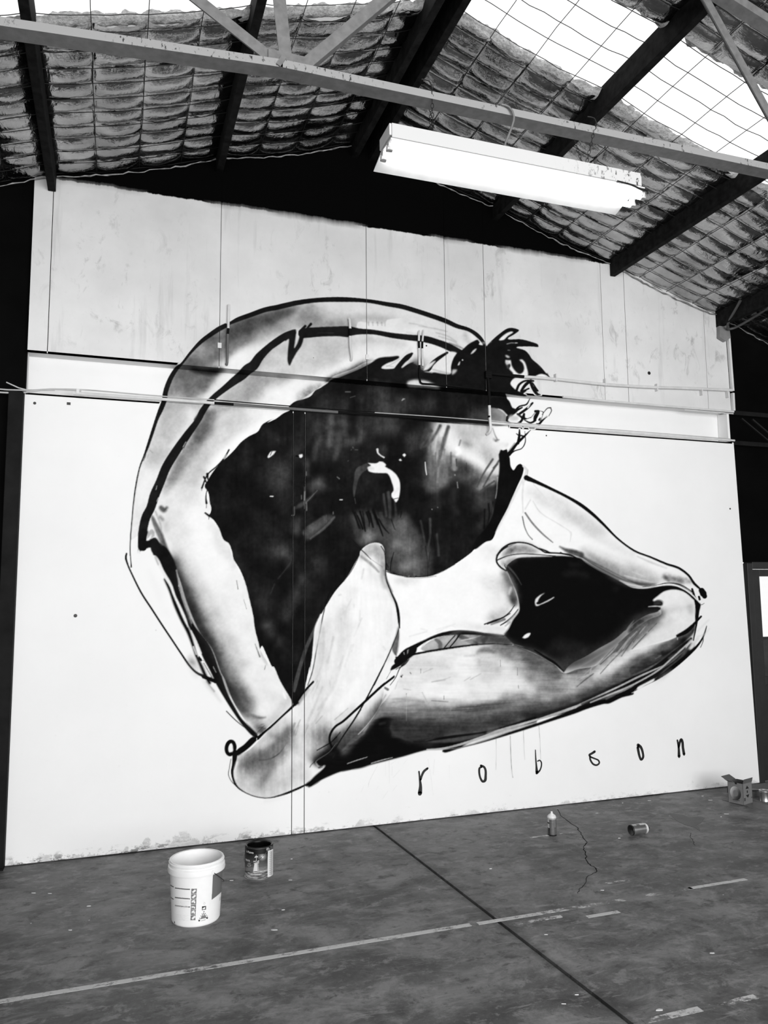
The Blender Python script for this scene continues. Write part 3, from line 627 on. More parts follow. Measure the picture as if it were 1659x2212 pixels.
# ---- shirt, raised arm, crossed legs
G("F:1240,680 1215,700 1120,880 1040,1040 960,1190 900,1300 840,1320 720,1405 640,1464 J:600,200 450,280 310,325 150,332 0,310 I:1640,330 1480,315 1345,262 1335,340 1430,560 1475,760 1490,940 1455,1130 1560,1110 J:100,1060 250,1000 400,940 600,905 850,912 1110,935 1160,870 1210,770 1270,680 1265,580 1240,480 1190,370 1140,255 1080,220 1040,150 1080,60 1180,10 F:1200,1325 1380,1390 1480,1430 G:520,800 700,880 880,970 1040,1035 1240,1005 1440,1090 1490,1055 1400,950 1320,890 980,760 850,665 650,470 460,340 135,195", 244, 1)
S("G:170,300,60 280,350,100 430,440,120 560,520,110 680,600,90 740,620,40", 222, 9, .9, None, .35)
S("G:480,470,60 600,560,70 700,620,50", 203, 9, .6, None, .4)
S("G:700,640,40 850,740,40 960,790,30", 226, 7, .8)
many("G:125,462,12 180,540,13 260,625,12 340,692,7", 128, .7, .95)
many("G:103,490,7 120,570,8 150,635,6 180,668,8", 100, .7, .9)
many("G:190,240,6 260,320,7 335,402,5; G:110,225,14 103,340,12 108,460,8; G:185,370,6 240,455,8 380,545,7 465,600,7 480,615,14 475,685,4; G:165,360,10 125,430,10", 218, .9, .9)
S("G:135,188,38 200,215,28 330,275,22 460,340,22 560,400,26 650,470,24 730,545,20 850,665,15 980,758,15 1100,805,15 1230,860,17 1320,890,18 1400,950,17 1440,1010,18 1490,1055,14", 13, .7)
S("G:135,178,12 150,195,34", 13, .6)
S("G:1500,1068,44 1512,1090,50 1522,1110,38", 10, .7)
# underside of the raised forearm
S("G:590,770,60 700,830,90 830,890,110 960,930,110 1080,960,90 1160,985,50", 194, 8, .95, None, .1)
S("G:640,800,40 780,900,60 900,960,60 1040,1000,40 1120,1000,20", 140, 7, .8)
many("G:620,740,30 760,800,30 900,850,30", 232, 6, .8)
S("G:1000,800,8 1100,845,14 1225,892,10", 212, 2, .9)
many("G:900,950,8 1040,985,8 1130,1005,6; G:960,920,6 1060,960,6", 215, 2, .7)
S("G:1215,958,30 1260,975,44 1330,990,36 1395,998,24", 112, 5, .85, None, .6, .5)
S("G:1215,965,20 1240,985,20", 60, 4, .6)
S("G:395,725,6 440,750,24 500,770,40 560,790,40", 60, 3.5, .85, None, .3)
# elbow loop
S("J:1100,110,80 1180,60,90 1300,30,90 1400,40,70 1500,70,30", 128, 7, .85, None, .5)
S("J:1290,20,50 1330,40,40 1190,60,40", 84, 6, .6, None, .5)
S("J:1080,130,50 1100,180,60", 222, 5, .9)
BL = G("J:1135,210 1170,170 1250,122 1400,108 1560,106 1640,104 G:240,795 400,792 500,800 560,812 600,845 700,905 800,955 900,1010 945,1038 1050,1056 1150,1046 1250,1028 1340,1045 1420,1098 1450,1132 1380,1082 1290,1060 1210,1075 1160,1110 1120,1145 1180,1143 1202,1168 1190,1186 1100,1195 1165,1195 1168,1228 1080,1260 980,1320 900,1390 "
  "K:880,400 800,500 700,590 560,670 430,750 330,800 270,850 242,884 180,825 120,770 60,740 J:1659,1245 1530,1172 1400,1110 1300,1062 1220,1040 1150,1000 1110,936 1160,870 1210,770 1272,680 1265,580 1240,480 1190,370 1150,270", 10, 1.2)
S("G:560,800,20 650,858,30 760,920,34 880,978,30 1000,1012,24 1140,1022,10", 58, 4, .9)
S("G:560,830,30 700,910,30 850,985,24", 16, 4, .9)
S("J:1120,200,50 1170,160,60 1230,130,40", 44, 5, .8)
many("G:440,940,40 540,930,50 600,950,30; G:480,860,30 560,870,20; G:830,1050,40", 26, 5, .8)
many("K:150,640,100 300,660,120 420,690,100", 30, 9, .8)
S("J:1120,185,12 1180,235,16 1250,320,12 1300,405,6", 66, 1.2, .9)
S("J:1120,200,12 1160,270,20 1200,340,14", 14, 1)
G("J:1550,490 1500,512 1445,560 1440,590 1455,632 1490,622 1475,600 1475,575 1510,520", 225, .9); S("J:1640,540,10 1580,575,14 1500,612,10 1470,625,8", 196, 1)
S("J:1470,600,22 1500,590,20", 12, 1)
G("J:1396,914 1370,915 1330,938 1308,965 1335,972 1375,955 1393,930", 236, .7)
S("J:1150,0,16 1080,55,18 1042,110,18 1040,165,18 1080,220,18 1140,258,16", 12, .7)
S("F:945,1462,16 1000,1392,16 1080,1342,16 1180,1326,16 1290,1345,16 1380,1390,16 1450,1428,14 G:300,772,12 400,778,12 480,792,14 550,825,8", 12, .7)
many("G:235,738,8 280,755,12 325,775,10; G:235,742,8 280,770,12 330,772,6; G:400,770,8 420,780,8", 12, .7)
S("J:1042,146,14 1160,100,12 1300,80,12 1480,88,12 1659,102,10", 12, .7)
# white rim line and knee
S("G:1040,1036,6 1140,1026,7 1230,1008,8 1330,1020,8 1400,1060,8 1445,1095,8", 12, .7)
G("G:945,1040 1060,1058 1160,1040 1250,1030 1340,1045 1420,1098 1455,1140 1440,1130 1380,1085 1290,1061 1210,1072 1130,1100", 10, .7)
S("G:925,1030,5 980,1040,9 1060,1047,12 1150,1034,12 1240,1018,12 1320,1030,12 1390,1065,12 1440,1110,11 1492,1165,8", 243, .7)
KN = G("K:1060,235 1090,200 1160,152 1240,142 1330,172 1400,232 1422,330 1412,440 1300,530 1180,580 1000,640 820,700 760,800 560,900 520,860 700,640 880,480 1000,400 1110,350 1090,290 1140,285 1130,250", 239, 1.5)
S("K:1150,330,50 1260,320,60 1380,300,40", 214, 6, .8, None, .3); S("K:1370,300,40 1375,340,30", 176, 5, .6, None, .4); S("K:1340,240,50", 228, 6, .8)
S("K:1120,440,80 1250,400,60 1350,350,40", 222, 9, .8)
G("K:1040,270 1050,240 1100,232 1130,250 1130,280 1060,285", 30, 1.2); many("K:1050,245,5 1120,245,6; K:1050,262,5 1110,262,5", 80, 1, .7)
S("K:960,310,20 1040,305,30 1090,310,34", 12, 1.5)
S("K:1000,292,6 1060,288,10 1100,290,6", 226, 1, .9)
S("K:1100,360,60 1000,390,90 900,440,90 830,520,80", 52, 8, .9, None, .2)
S("K:1060,420,40 960,460,70 870,540,80 790,620,70 700,700,60", 112, 7, .9, None, .3)
S("K:1180,400,40 1080,480,50 960,560,60", 214, 8, .7)
G("K:880,430 800,520 700,610 560,690 430,770 330,820 360,860 520,830 680,700 800,590 900,480", 50, 6, .9)
many("K:990,450,7 900,560,9 850,640,7; K:920,490,6 830,590,9 780,690,7; K:860,540,7 740,690,10 640,790,8; K:1040,500,6 930,590,9 840,660,8; K:760,600,8 660,720,10 540,860,8; K:700,680,7 590,780,8 500,880,6", 188, 1, .75)
many("K:960,470,6 860,600,8 800,700,7; K:1000,520,5 880,640,7; K:820,640,6 700,760,7 620,850,6; K:740,660,8 620,770,8; K:560,850,8 480,910,10 420,960,6; K:940,520,6 900,580,8", 78, 1, .75)
# ---- thigh and shin
LEG = mask("M:500,0 J:20,1265 110,1150 300,1115 600,1075 850,1040 1000,1032 1220,1045 1400,1110 1530,1175 1659,1250 K:100,760 180,830 240,886 360,850 520,820 700,700 820,690 1000,640 1200,585 1300,530 1412,450 1420,520 1395,590 1340,640 1200,780 1060,900 850,1050 600,1150 350,1230 0,1320 "
            "M:1659,500 1350,590 1000,695 720,715 500,775 200,850 0,900 L:1450,1110 1300,1170 1200,1220 1120,1270 1085,1250 1180,1160 1270,1050 1180,1010 1320,900 1420,780 1659,640 M:130,580 240,460 330,320 360,290 470,120", .8)
lay(LEG, 226)
S("J:120,1230,120 300,1230,160 500,1280,200 M:700,60,200 900,120,200", 222, 9, .8, LEG, .2)
S("J:620,1280,70 700,1350,90 640,1440,80", 238, 5, .8, LEG); S("M:760,200,150 900,220,120 1030,200,90", 240, 5, .9, LEG); S("M:1100,60,110 1300,160,120 1380,150,80", 236, 6, .8, LEG)
S("J:900,1150,120 1000,1250,120 900,1330,90", 206, 8, .7, LEG, .3); S("J:860,1230,60 1050,1300,60", 190, 7, .7, LEG, .4)
G("J:860,1080 900,1060 960,1065 1040,1130 950,1125 860,1130 815,1140", 118, 2.5, .9, LEG)
S("J:700,1160,14 800,1150,20", 188, 3, .7, LEG); S("J:650,1200,60 800,1210,70", 240, 4, .8, LEG)
S("J:1000,1060,50 1150,1080,90 1330,1150,120 1480,1240,130 1600,1330,120", 120, 9, .9, LEG, .3); S("J:1080,1080,60 1250,1140,60", 170, 7, .5, LEG, .3)
S("J:1150,1050,30 1400,1120,50 1560,1220,60 1640,1280,60", 62, 6, .85, LEG, .2)
S("J:1300,1300,90 1450,1350,110 1560,1400,110", 178, 9, .8, LEG, .4); S("J:1250,1280,60 1400,1400,60", 120, 8, .6, LEG, .5)
many("J:1480,1345,8 1560,1345,8; J:1490,1360,6 1550,1362,6; K:25,885,10 75,888,10", 226, 1.2, .7)
S("K:20,830,90 120,850,90 190,910,60", 108, 8, .85, LEG, .3); S("K:60,920,90 160,990,80", 186, 9, .7, LEG, .3)
S("K:300,860,70 420,840,60 520,820,30", 92, 7, .85, LEG, .2); S("K:260,960,40 400,920,50 500,900,40", 186, 6, .8, LEG, .3)
S("K:360,980,60 480,950,60", 128, 6, .7, LEG, .5); S("K:560,900,80 700,820,80 820,740,70 1000,660,60 1200,590,40", 228, 7, .9, LEG, .1); S("K:420,1050,90 520,1020,70", 204, 8, .8, LEG, .2)
S("K:600,960,70 720,880,70 830,810,50", 150, 7, .7, LEG, .5)
S("K:20,1040,70 140,1020,60 260,1000,40", 120, 6, .7, LEG, .5); S("K:40,1150,90 160,1120,60 300,1090,40", 172, 7, .7, LEG, .3)
S("M:1400,300,120 1550,280,120 K:0,1100,60", 140, 8, .8, LEG, .4)
# brushed mid and dark greys toward the lower edge
S("M:300,400,140 500,400,150 700,400,130 950,420,130 1200,400,130 1450,370,110 1659,330,100 K:150,1180,90 350,1110,90 520,1040,80", 124, 9, .92, LEG, .25)
S("M:950,370,30 1100,360,50 1250,345,50 1420,330,30", 72, 4, .7, LEG, .6); S("M:440,290,40 600,290,50 680,310,30", 160, 4, .7, LEG, .5)
S("M:760,290,40 900,310,40 1050,300,20", 186, 5, .7, LEG); S("M:560,440,60 700,440,30", 160, 7, .6, LEG, .4); S("M:900,470,60 1050,450,50", 130, 8, .7, LEG)
S("M:400,500,150 560,530,170 750,540,130 1000,520,120 1250,480,100 1500,420,90 1659,390,80 K:200,1210,60 450,1120,70 620,1030,70", 58, 8, .93, LEG, .15)
S("M:460,570,30 540,560,30", 104, 6, .7, LEG, .3); S("M:620,500,60 760,490,50", 90, 9, .6, LEG, .3)
# shin, right side
S("K:520,1110,40 700,1000,90 850,900,110 1000,800,100 1150,690,90 1300,590,60", 56, 6, .95, LEG, .1)
S("K:640,1000,40 740,920,60 900,790,50 1080,690,40 1240,600,30", 104, 6, .7, LEG, .4)
G("K:840,900 900,850 1060,760 1080,720 1200,640 1290,560 1360,510 1412,450 1405,520 1330,600 1200,700 1080,790 960,850", 14, 1.2, 1, LEG)
S("K:860,860,60 1000,780,70 1100,730,40", 56, 3, .9, LEG); S("K:1130,650,40 1250,580,40", 66, 5, .8, LEG); S("K:1290,560,30 1370,510,20", 100, 4, .7, LEG)
S("K:1030,790,30 1160,740,30 1240,690,20", 60, 3, .8, LEG)
S("K:1085,735,5 1110,730,8 1060,760,5", 130, 1, .7)
S("K:200,1240,30 400,1170,50 600,1080,60 800,980,60 1000,890,60 1150,790,60 1300,660,50 1380,580,20", 14, 2, .97)
many("M:1302,395,3 1305,560,3; M:1430,375,3 1428,490,3; M:1545,350,3 1541,470,3; M:545,230,5 545,470,7; M:1640,330,4 1655,400,4; M:865,250,5 865,280,4; M:1500,160,4 1502,185,4; M:668,20,5 668,55,4; J:1258,1280,4 1258,1360,4; J:1078,1200,4 1080,1265,4", 90, .6, .8)
S("M:545,240,6 545,460,6", 226, .7, .85)
many("M:560,330,3 680,325,3; M:430,300,3 540,295,4; M:450,270,3 600,285,4; M:760,130,4 860,110,5 920,90,3; M:680,220,6 720,300,5; M:520,190,5 580,200,6; M:1420,285,3 1560,262,4; M:1180,60,4 1090,110,4; M:1040,120,4 1090,90,4; J:360,1430,4 500,1410,5; M:690,50,4 770,15,4; M:470,120,4 450,190,5", 150, 1.4, .5)
many("M:360,180,20 385,195,24; M:500,85,8 510,75,8", 70, 1.2, .9)
# second pass over knee and shin
G("h:230,760 330,700 480,660 620,600 740,520 860,420 960,370 1100,330 1130,345 1080,400 960,440 870,520 800,610 700,680 600,740 500,800 420,830 330,850 300,835", 46, 9, .96)
G("h:330,850 500,800 640,720 760,640 860,530 980,460 1100,400 1120,420 1000,520 880,630 780,700 660,780 540,850 420,880", 112, 8, .88, None, .3)
G("h:560,870 700,795 850,700 1000,615 1200,550 1330,490 1420,430 1400,380 1250,440 1100,480 960,575 850,660 760,730 640,810", 230, 6, .88)
G("h:640,900 760,830 900,720 1050,640 1250,570 1290,540 1280,590 1150,670 1000,740 880,810 780,880 640,960", 84, 6, .85, None, .3)
G("h:300,960 450,930 600,880 700,850 640,940 500,1010 400,1050 250,1080 100,1090 100,1060", 198, 8, .6, None, .3)
G("h:0,650 120,700 260,780 300,860 250,900 150,860 50,820 0,800", 96, 8, .9); G("h:20,860 150,860 230,900 130,960 0,920", 130, 8, .7, None, .4); G("h:0,930 100,980 60,1040 0,1050", 216, 8, .8)
G("h:180,970 300,930 360,960 260,1010 120,1060", 120, 6, .6, None, .5); G("h:600,880 700,850 760,850 680,920 560,960", 110, 6, .5, None, .6)
S("h:0,1170,70 200,1130,70 400,1080,60 600,990,60 760,900,60", 70, 8, .85); S("h:0,1225,44 200,1185,44 420,1115,44 620,1025,44 760,960,40", 18, 4)
many("h:1000,450,7 910,560,9 860,640,7; h:930,490,6 840,590,9 790,690,7; h:870,540,7 750,690,10 650,790,8; h:1050,490,6 940,590,9 850,660,8; h:770,600,8 670,720,10 550,850,8; h:720,660,7 620,760,8 540,850,6; h:640,720,6 560,790,8 480,860,6; h:1080,440,6 1000,520,8 930,590,6", 176, 1.1, .7)
many("h:970,470,6 870,600,8 800,700,7; h:1010,510,5 890,640,7; h:820,640,6 700,760,7 620,850,6; h:740,660,8 620,770,8; h:560,850,8 480,910,10 420,960,6; h:950,510,6 900,580,8; h:840,560,6 760,660,7; h:1100,420,5 1030,490,7", 74, 1, .7)
many("h:440,900,7 540,850,9 600,830,5; h:550,780,6 530,850,8; h:420,890,6 520,860,7", 190, 1, .7)
S("h:1280,485,4 1278,560,5", 220, .7, .8); S("h:1300,530,30 1400,470,30", 70, 4, .6)
S("h:600,760,10 420,830,14 340,850,8", 60, 3, .6)
S("d:1160,1105,16 1300,1150,26 1400,1200,34 1460,1240,26 1520,1300,10", 34, 3)
G("d:1000,1110 1200,1120 1380,1200 1500,1290 1440,1330 1300,1260 1180,1190", 98, 8, .78, None, .25)
S("h:60,650,10 150,710,16 230,760,20 305,835,8", 12, 1)
S("M:380,470,170 560,520,190 800,520,170 1050,500,150 1300,450,140 1500,400,130 1659,370,120 K:150,1190,110 350,1120,110 560,1040,100", 52, 14, .62, LEG, .15)
S("M:420,360,90 700,370,100 1000,390,90 1300,360,90 1560,310,80 K:100,1060,70 300,1000,60", 118, 12, .5, LEG, .35)
S("M:1000,350,40 1200,340,60 1420,325,50", 84, 6, .5, LEG, .6)
many("M:930,375,5 1100,365,7 1260,350,6; M:980,350,5 1180,340,7; M:1050,385,5 1300,360,7; M:1150,330,5 1380,318,6; M:760,290,4 900,300,5", 60, 1.2, .6)
S("J:1080,1110,80 1300,1200,100 1450,1300,100", 110, 10, .55, LEG, .35); S("J:880,1180,100 1000,1300,100 940,1400,100", 196, 10, .5, LEG, .4)
S("J:60,1300,60 200,1250,80 500,1240,80", 200, 9, .45, LEG, .4); S("J:330,1180,40 480,1140,50 600,1120,30", 236, 6, .6, LEG)
# black under the thigh
G("L:1085,1255 1120,1272 1200,1220 1300,1170 1450,1110 1659,1075 M:250,840 500,775 720,715 800,712 1000,692 1050,640 1300,560 1400,520 1659,455 1659,430 1350,525 1200,558 900,600 700,640 600,640 500,610 440,575 400,520 430,450 350,435 250,465 180,570 0,705 L:1560,800 1440,890 1400,900 1370,950 1320,930 1240,980 1180,1010 1225,1060 1280,1040 1240,1085 1150,1165", 11, 1.6)
S("M:430,470,30 480,560,40 600,630,30", 28, 5, .8); many("M:320,490,14 360,480,14; M:440,580,40 500,590,30", 64, 4, .7)
G("M:440,560 560,600 720,620 900,600 1200,555 1400,510 1659,440 1659,400 1400,450 1100,510 800,540 560,540", 46, 8, .88)
G("M:600,640 900,596 1200,556 1400,505 1659,430 1659,460 1400,525 1100,630 1000,690 900,690 700,690", 14, 1.5)
G("f:1330,700 1450,720 1660,760 1660,880 1500,870 1380,830 1330,780", 44, 9, .85)
G("M:700,632 900,605 1150,575 1340,538 1280,560 1100,618 920,648 760,645", 66, 1.6); S("M:1240,560,20 1330,540,14", 130, 3, .7)
G("M:700,640 1000,600 1200,565 1350,530 1200,560 900,592", 14, .8)
G("M:850,712 1000,690 1180,640 1420,560 1659,480 K:120,1290 350,1205 600,1120 850,1040 870,1075 760,1110 640,1165 610,1165 440,1215 350,1250 130,1322 M:1659,510 1420,585 1180,655 1000,700 870,737 848,728", 11, .9)
S("M:720,708,10 850,700,16 1000,665,18 1180,605,18 1350,540,18 1500,498,18 1659,452,16", 178, .8)
S("K:0,1306,10 100,1275,20 220,1235,22 345,1190,22", 178, .8)
S("K:345,1190,18 450,1140,16 600,1070,14 750,1000,14 900,925,16 1000,880,14 1122,826,10", 172, .8)
S("K:480,1150,10 640,1085,14 800,1020,14 940,950,12 1090,860,14 1220,745,12 1330,645,12 1392,588,8", 168, .8)
S("K:400,1165,10 560,1110,24 700,1060,20 900,980,14", 52, 2, .8); S("K:620,1120,14 780,1040,14 900,990,8", 92, 2, .8)
G("K:1170,760 1200,770 1330,690 1350,660 1330,655 1250,700", 64, 1.5); S("K:1100,860,24 1200,790,40 1300,710,30", 66, 2.5, .9)
S("K:1350,640,14 1390,600,20", 190, 3, .7); S("K:1350,560,30 1400,540,20", 150, 5, .5)
G("h:900,960 1100,830 1250,730 1340,640 1400,580 1430,620 1330,720 1200,830 1080,900 960,960 900,1000", 18, 1.2)
S("K:480,1150,10 640,1085,14 800,1020,14 940,950,12 1090,860,14 1220,745,12 1330,645,12 1392,588,8", 178, .8)
G("h:1130,860 1200,790 1290,710 1350,625 1370,635 1330,700 1230,800 1150,860", 68, 1.5)
S("h:1390,570,20 1350,620,10", 200, 2.5, .7); G("h:1370,640 1400,590 1440,560 1430,610 1390,650", 226, 2)
S("K:1520,465,8 1505,520,14 1480,580,16 1430,650,22 1330,745,30 1200,850,34 1080,935,24 960,1000,12 850,1060,10", 12, .8)
S("K:1490,545,8 1488,600,8 1465,658,7", 14, .7)
S("h:760,1040,20 890,985,30 960,930,14", 14, 1)
G("h:925,988 935,968 1000,932 1085,892 1078,912 1000,955 955,985", 234, .8)
#G("K:880,1040 890,1020 950,985 1060,920 1050,945 960,1000 900,1035", 236, .8)
S("K:880,1020,30 820,1055,40 760,1090,24", 12, .8); many("K:850,1065,4 960,1010,4", 225, .6)
S("K:1060,980,20 1150,910,40 1200,870,20", 150, 5, .6, None, .3)
many("K:1540,410,16 1490,460,20 1440,510,16; K:1545,490,14 1500,540,16 1440,560,20; K:1400,620,40 1440,580,30", 212, 4, .7)
S("G:1425,1055,14 1440,1105,18 1465,1190,30 1462,1280,24 1452,1370,12 1435,1455,9", 12, .7)
G("G:1438,1130 1492,1170 1480,1240 1472,1300 1455,1290 1450,1180", 12, .8)
many("G:1495,1268,16 1465,1300,16 1440,1325,16; G:1520,1165,5 1505,1175,6 1485,1178,5; G:1478,1115,18 1484,1135,18", 14, .7)
many("G:1440,1330,20 1380,1385,30 1310,1420,20", 12, 1)
many("M:40,828,5 120,800,7 210,772,4; M:245,825,6 330,800,9 425,776,4", 186, .7, .9)
S("h:780,80,10 880,112,22 990,130,28 1080,120,30 1200,100,34 1290,114,34 1370,160,28 1420,210,22", 11, .9)
S("h:850,96,5 900,112,11 990,119,13 1080,106,13 1180,91,13 1260,96,13 1340,130,12 1400,175,11 1470,245,9", 240, .7)
S("h:700,20,30 800,70,34 900,95,26 1000,100,18 1080,95,10", 70, 5, .7)
# under the shirt hem
UH = full(G("J:240,1085 290,1030 380,975 520,935 700,915 900,918 1110,938 1180,1000 1220,1040 1000,1032 850,1040 600,1072 300,1112", 150, .8))
S("J:280,1070,60 380,1010,60", 196, 6, .8, UH); S("J:460,1000,60 560,980,60", 176, 6, .7, UH)
S("J:400,985,30 440,1020,40 445,1080,40", 92, 1.5, .9, UH); S("J:640,940,40 740,990,44 820,1030,44", 58, 2.5, .9, UH); S("J:940,950,30 900,1000,44", 56, 2.5, .9, UH)
S("J:860,930,30 1000,960,70 1130,1000,60", 48, 7, .85, UH); S("J:700,1000,40 780,1010,40", 176, 5, .7, UH)
many("J:600,940,12 545,1000,10 480,1080,10; J:648,930,14 600,1000,12 540,1070,10", 14, .7)
S("J:920,920,10 800,965,12 660,995,8", 190, .9)
S("J:0,1215,80 90,1115,64 190,1050,44 300,990,24 400,948,22 520,918,30 650,905,32 780,908,24 900,920,16 1110,938,8", 13, 1)
S("J:100,1148,24 200,1130,22 330,1106,20 500,1080,20 700,1052,18 850,1036,14 1000,1030,12 1200,1040,8", 12, .8)
many("J:235,1085,6 265,1040,10 300,1010,6; J:90,1200,5 110,1090,6; J:420,945,4 560,905,10 620,898,6", 150, 1, .7)
many("J:100,1095,5 95,1200,5; J:60,1120,5 65,1140,5", 205, .6, .8)
S("d:470,1110,16 560,1060,18 650,1030,24 760,1016,30 880,1020,24 1000,1036,16 1090,1040,12", 13, 1)
G("d:900,1040 1090,1040 1180,1100 1000,1095 880,1090", 56, 5, .8)
G("d:1080,450 1130,400 1220,390 1320,420 1380,450 1200,455 1100,480", 100, 5, .75, None, .4); G("d:1130,520 1200,470 1400,468 1300,478 1180,490 1120,540", 60, 4, .8)
G("d:1090,590 1120,580 1180,700 1192,800 1150,800 1100,680", 88, 6, .75, None, .5); G("d:940,630 1050,640 1080,720 1000,700", 205, 10, .8, None, .4); G("d:1130,760 1182,780 1170,818", 46, 4, .9); G("d:980,920 1060,870 1130,840 1120,880 1000,940", 138, 6, .7, None, .5)
G("d:720,950 860,945 960,965 1100,985 1090,1030 960,1010 800,990", 230, 4, .9)
# shirt modelling
S("J:1000,420,160 1050,520,140 1040,640,120", 222, 12, .8, None, .4); S("J:960,400,70 1060,390,60", 208, 9, .7, None, .5)
S("J:1120,280,50 1160,360,60 1200,440,50 1230,520,30", 104, 6, .85, None, .5); S("J:1110,380,60 1150,460,50", 170, 8, .7, None, .5)
S("J:1190,510,40 1210,580,44 1225,610,30", 56, 5, .85, None, .3); S("J:1150,560,30 1150,620,30", 140, 6, .6, None, .5); S("J:1170,500,20 1190,440,20", 225, 4, .7)
S("J:960,760,60 1030,730,60 1100,690,50", 160, 7, .7, None, .5); S("J:1000,740,30 990,700,20", 120, 6, .6, None, .5)
S("J:980,60,80 960,120,50", 216, 9, .8, None, .4); S("J:880,40,20 930,10,20", 225, 6, .8)
S("J:0,360,40 80,370,60 200,350,30", 206, 7, .8, None, .2)
S("J:780,850,20 900,862,40 1050,880,50 1110,880,40", 229, 2, .9)
many("J:910,822,10 1010,785,14 1110,748,12 1180,690,9 1226,624,7; J:940,822,6 1060,775,8 1180,710,6; J:1080,832,8 1140,795,12 1210,735,12 1265,665,8", 14, .7)
S("J:980,825,10 1040,800,20 1120,770,24", 104, 2, .8); S("J:1150,800,16 1210,745,24 1260,690,14", 176, 2, .8); S("J:1130,840,10 1180,800,16", 150, 2, .7)
many("J:400,910,5 560,840,8 600,850,5; J:120,950,10 300,900,12; J:240,870,8 310,885,6; J:400,880,6 600,820,8", 224, 1.5, .8)
S("J:500,1000,40 700,860,30 900,880,20", 236, 5, .3)
# ---- the upright forearm with its elbow under the chin, and the hand on the floor
ARM = full(G("I:490,1464 530,1330 560,1150 580,960 600,840 660,710 730,590 800,480 900,360 960,270 1010,180 1060,90 E:1065,1425 1130,1360 1220,1330 1290,1350 1325,1440 I:1333,120 1335,330 1380,450 1440,580 1462,700 1465,830 1430,980 1390,1110 1360,1260 1330,1400 M:330,320 240,460 130,580 0,690 "
        "L:1500,830 1420,800 1330,900 1180,1010 1225,1060 1275,1045 1240,1085 1150,1165 1085,1245 940,1315 800,1362 680,1386 560,1376 440,1332 355,1270 305,1190 298,1110 310,1020 345,940 420,910 500,860 590,770 700,650 830,530 960,400 1060,270", 240, .8))
S("I:1080,100,60 1180,30,90 1260,60,110 1300,180,80 1310,280,40", 164, 6, .92, ARM, .2); S("I:1090,70,60 1180,20,50", 205, 6, .7, ARM)
S("I:1080,110,24 1180,190,26 1260,270,16", 150, 2.5, .9, ARM); S("I:1180,40,40 1230,60,40", 190, 6, .5, ARM)
S("I:1150,180,30 1170,260,50 1230,350,30", 218, 5, .8, ARM, .3)
S("I:1310,200,40 1300,320,30 1330,430,20", 150, 5, .8, ARM); S("I:1340,420,24 1400,530,30 1440,620,20", 196, 4, .8, ARM)
S("I:1000,460,70 960,560,90 900,700,100 880,820,80 860,900,60", 224, 9, .8, ARM, .3); S("I:900,640,40 880,760,60 890,830,30", 206, 6, .7, ARM, .4)
S("I:720,800,60 700,900,80 760,950,60", 222, 8, .8, ARM, .4); S("I:880,940,60 840,1100,90 800,1300,110 720,1440,90", 218, 10, .8, ARM, .3)
S("I:640,1020,40 640,1200,60 600,1360,60", 206, 8, .8, ARM, .3); S("I:1340,560,40 1380,760,50 1340,1000,50 1280,1200,50", 226, 9, .7, ARM, .3)
many("I:1100,240,10 1080,340,8; I:970,560,6 930,640,10; I:1080,760,5 1000,950,6; I:780,950,8 740,1180,12; I:680,850,10 690,950,8; I:990,1040,8 970,1110,10; I:660,1030,8 640,1180,10 600,1330,10; I:890,1190,8 830,1280,10; I:670,1290,8 610,1430,8; I:560,1300,6 530,1420,8; I:760,1200,6 800,1215,5; I:1060,680,6 1060,780,4; I:860,760,8 900,820,6; I:1310,1060,10 1330,1090,8; I:840,515,10 860,510,10; I:1000,620,12 1000,640,10", 190, 3, .6, ARM)
many("I:1120,420,20 1040,600,30 1000,800,30; I:1150,640,60 1180,900,80 1100,1200,80; I:900,1120,20 860,1340,20; I:700,1100,24 680,1300,20", 244, 5, .8, ARM)
S("I:650,720,14 600,860,26 580,1050,24 560,1250,20 510,1440,16", 244, 1.2, .95)
many("I:780,395,6 715,560,9 672,730,9 635,930,10 600,1110,10 560,1320,9 512,1464,8; I:1060,90,5 970,260,7 890,370,6; I:820,430,5 890,370,6; I:1030,90,4 975,165,5; I:1020,0,6 1090,50,9 1175,135,4", 14, .7)
many("I:1175,135,3 1300,220,4", 120, .7, .7)
# right contour, dark gap between arm and shirt
G("I:1470,840 1480,940 1455,1130 1450,1165 1420,1140 1395,1080 1430,970", 84, 1.2); S("I:1440,1000,24 1400,1110,30 1390,1200,40", 150, 5, .6, None, .3)
S("I:1285,0,8 1320,60,10 1333,160,12 1336,330,14 1385,470,16 1445,610,22 1468,730,26 1478,860,16", 14, .8)
S("I:1320,260,20 1335,340,24 1400,480,14", 90, 2.5, .5)
S("I:1340,265,8 1400,285,12 1500,310,12 1640,325,10 J:150,322,9 310,318,9 450,272,9 600,190,7", 14, .8)
many("I:1470,300,5 1560,325,7 1659,315,6; I:1340,255,4 1430,285,5; I:1418,66,7 1390,170,9 1382,265,7; I:1340,180,6 1360,220,8", 18, .8)
many("J:0,305,5 200,335,6 400,315,4", 90, 1, .8)
G("I:1378,1312 1395,1262 1450,1212 1428,1168 1540,1150 1659,1036 1659,1110 1560,1200 1480,1268 1420,1300", 13, .8)
many("I:1560,1200,10 1480,1290,12 1440,1380,10 1380,1464,9; I:1310,1462,20 1360,1425,20 1420,1382,14; I:1340,1400,6 1400,1290,6; I:1440,1300,8 1540,1240,10 1580,1190,6", 16, .8)
many("I:1495,1370,12 1500,1380,10; I:1590,1330,5 1600,1345,4", 30, .8)
S("I:1470,875,8 1400,1060,10 1300,1280,10 1210,1464,10 M:280,130,9 200,280,9 100,450,9 0,600,9", 14, .7)
S("M:440,82,14 330,170,16 200,290,16 90,390,16 0,470,16 L:1390,630,20 1340,700,20 1325,770,20 1350,850,22", 12, .8)
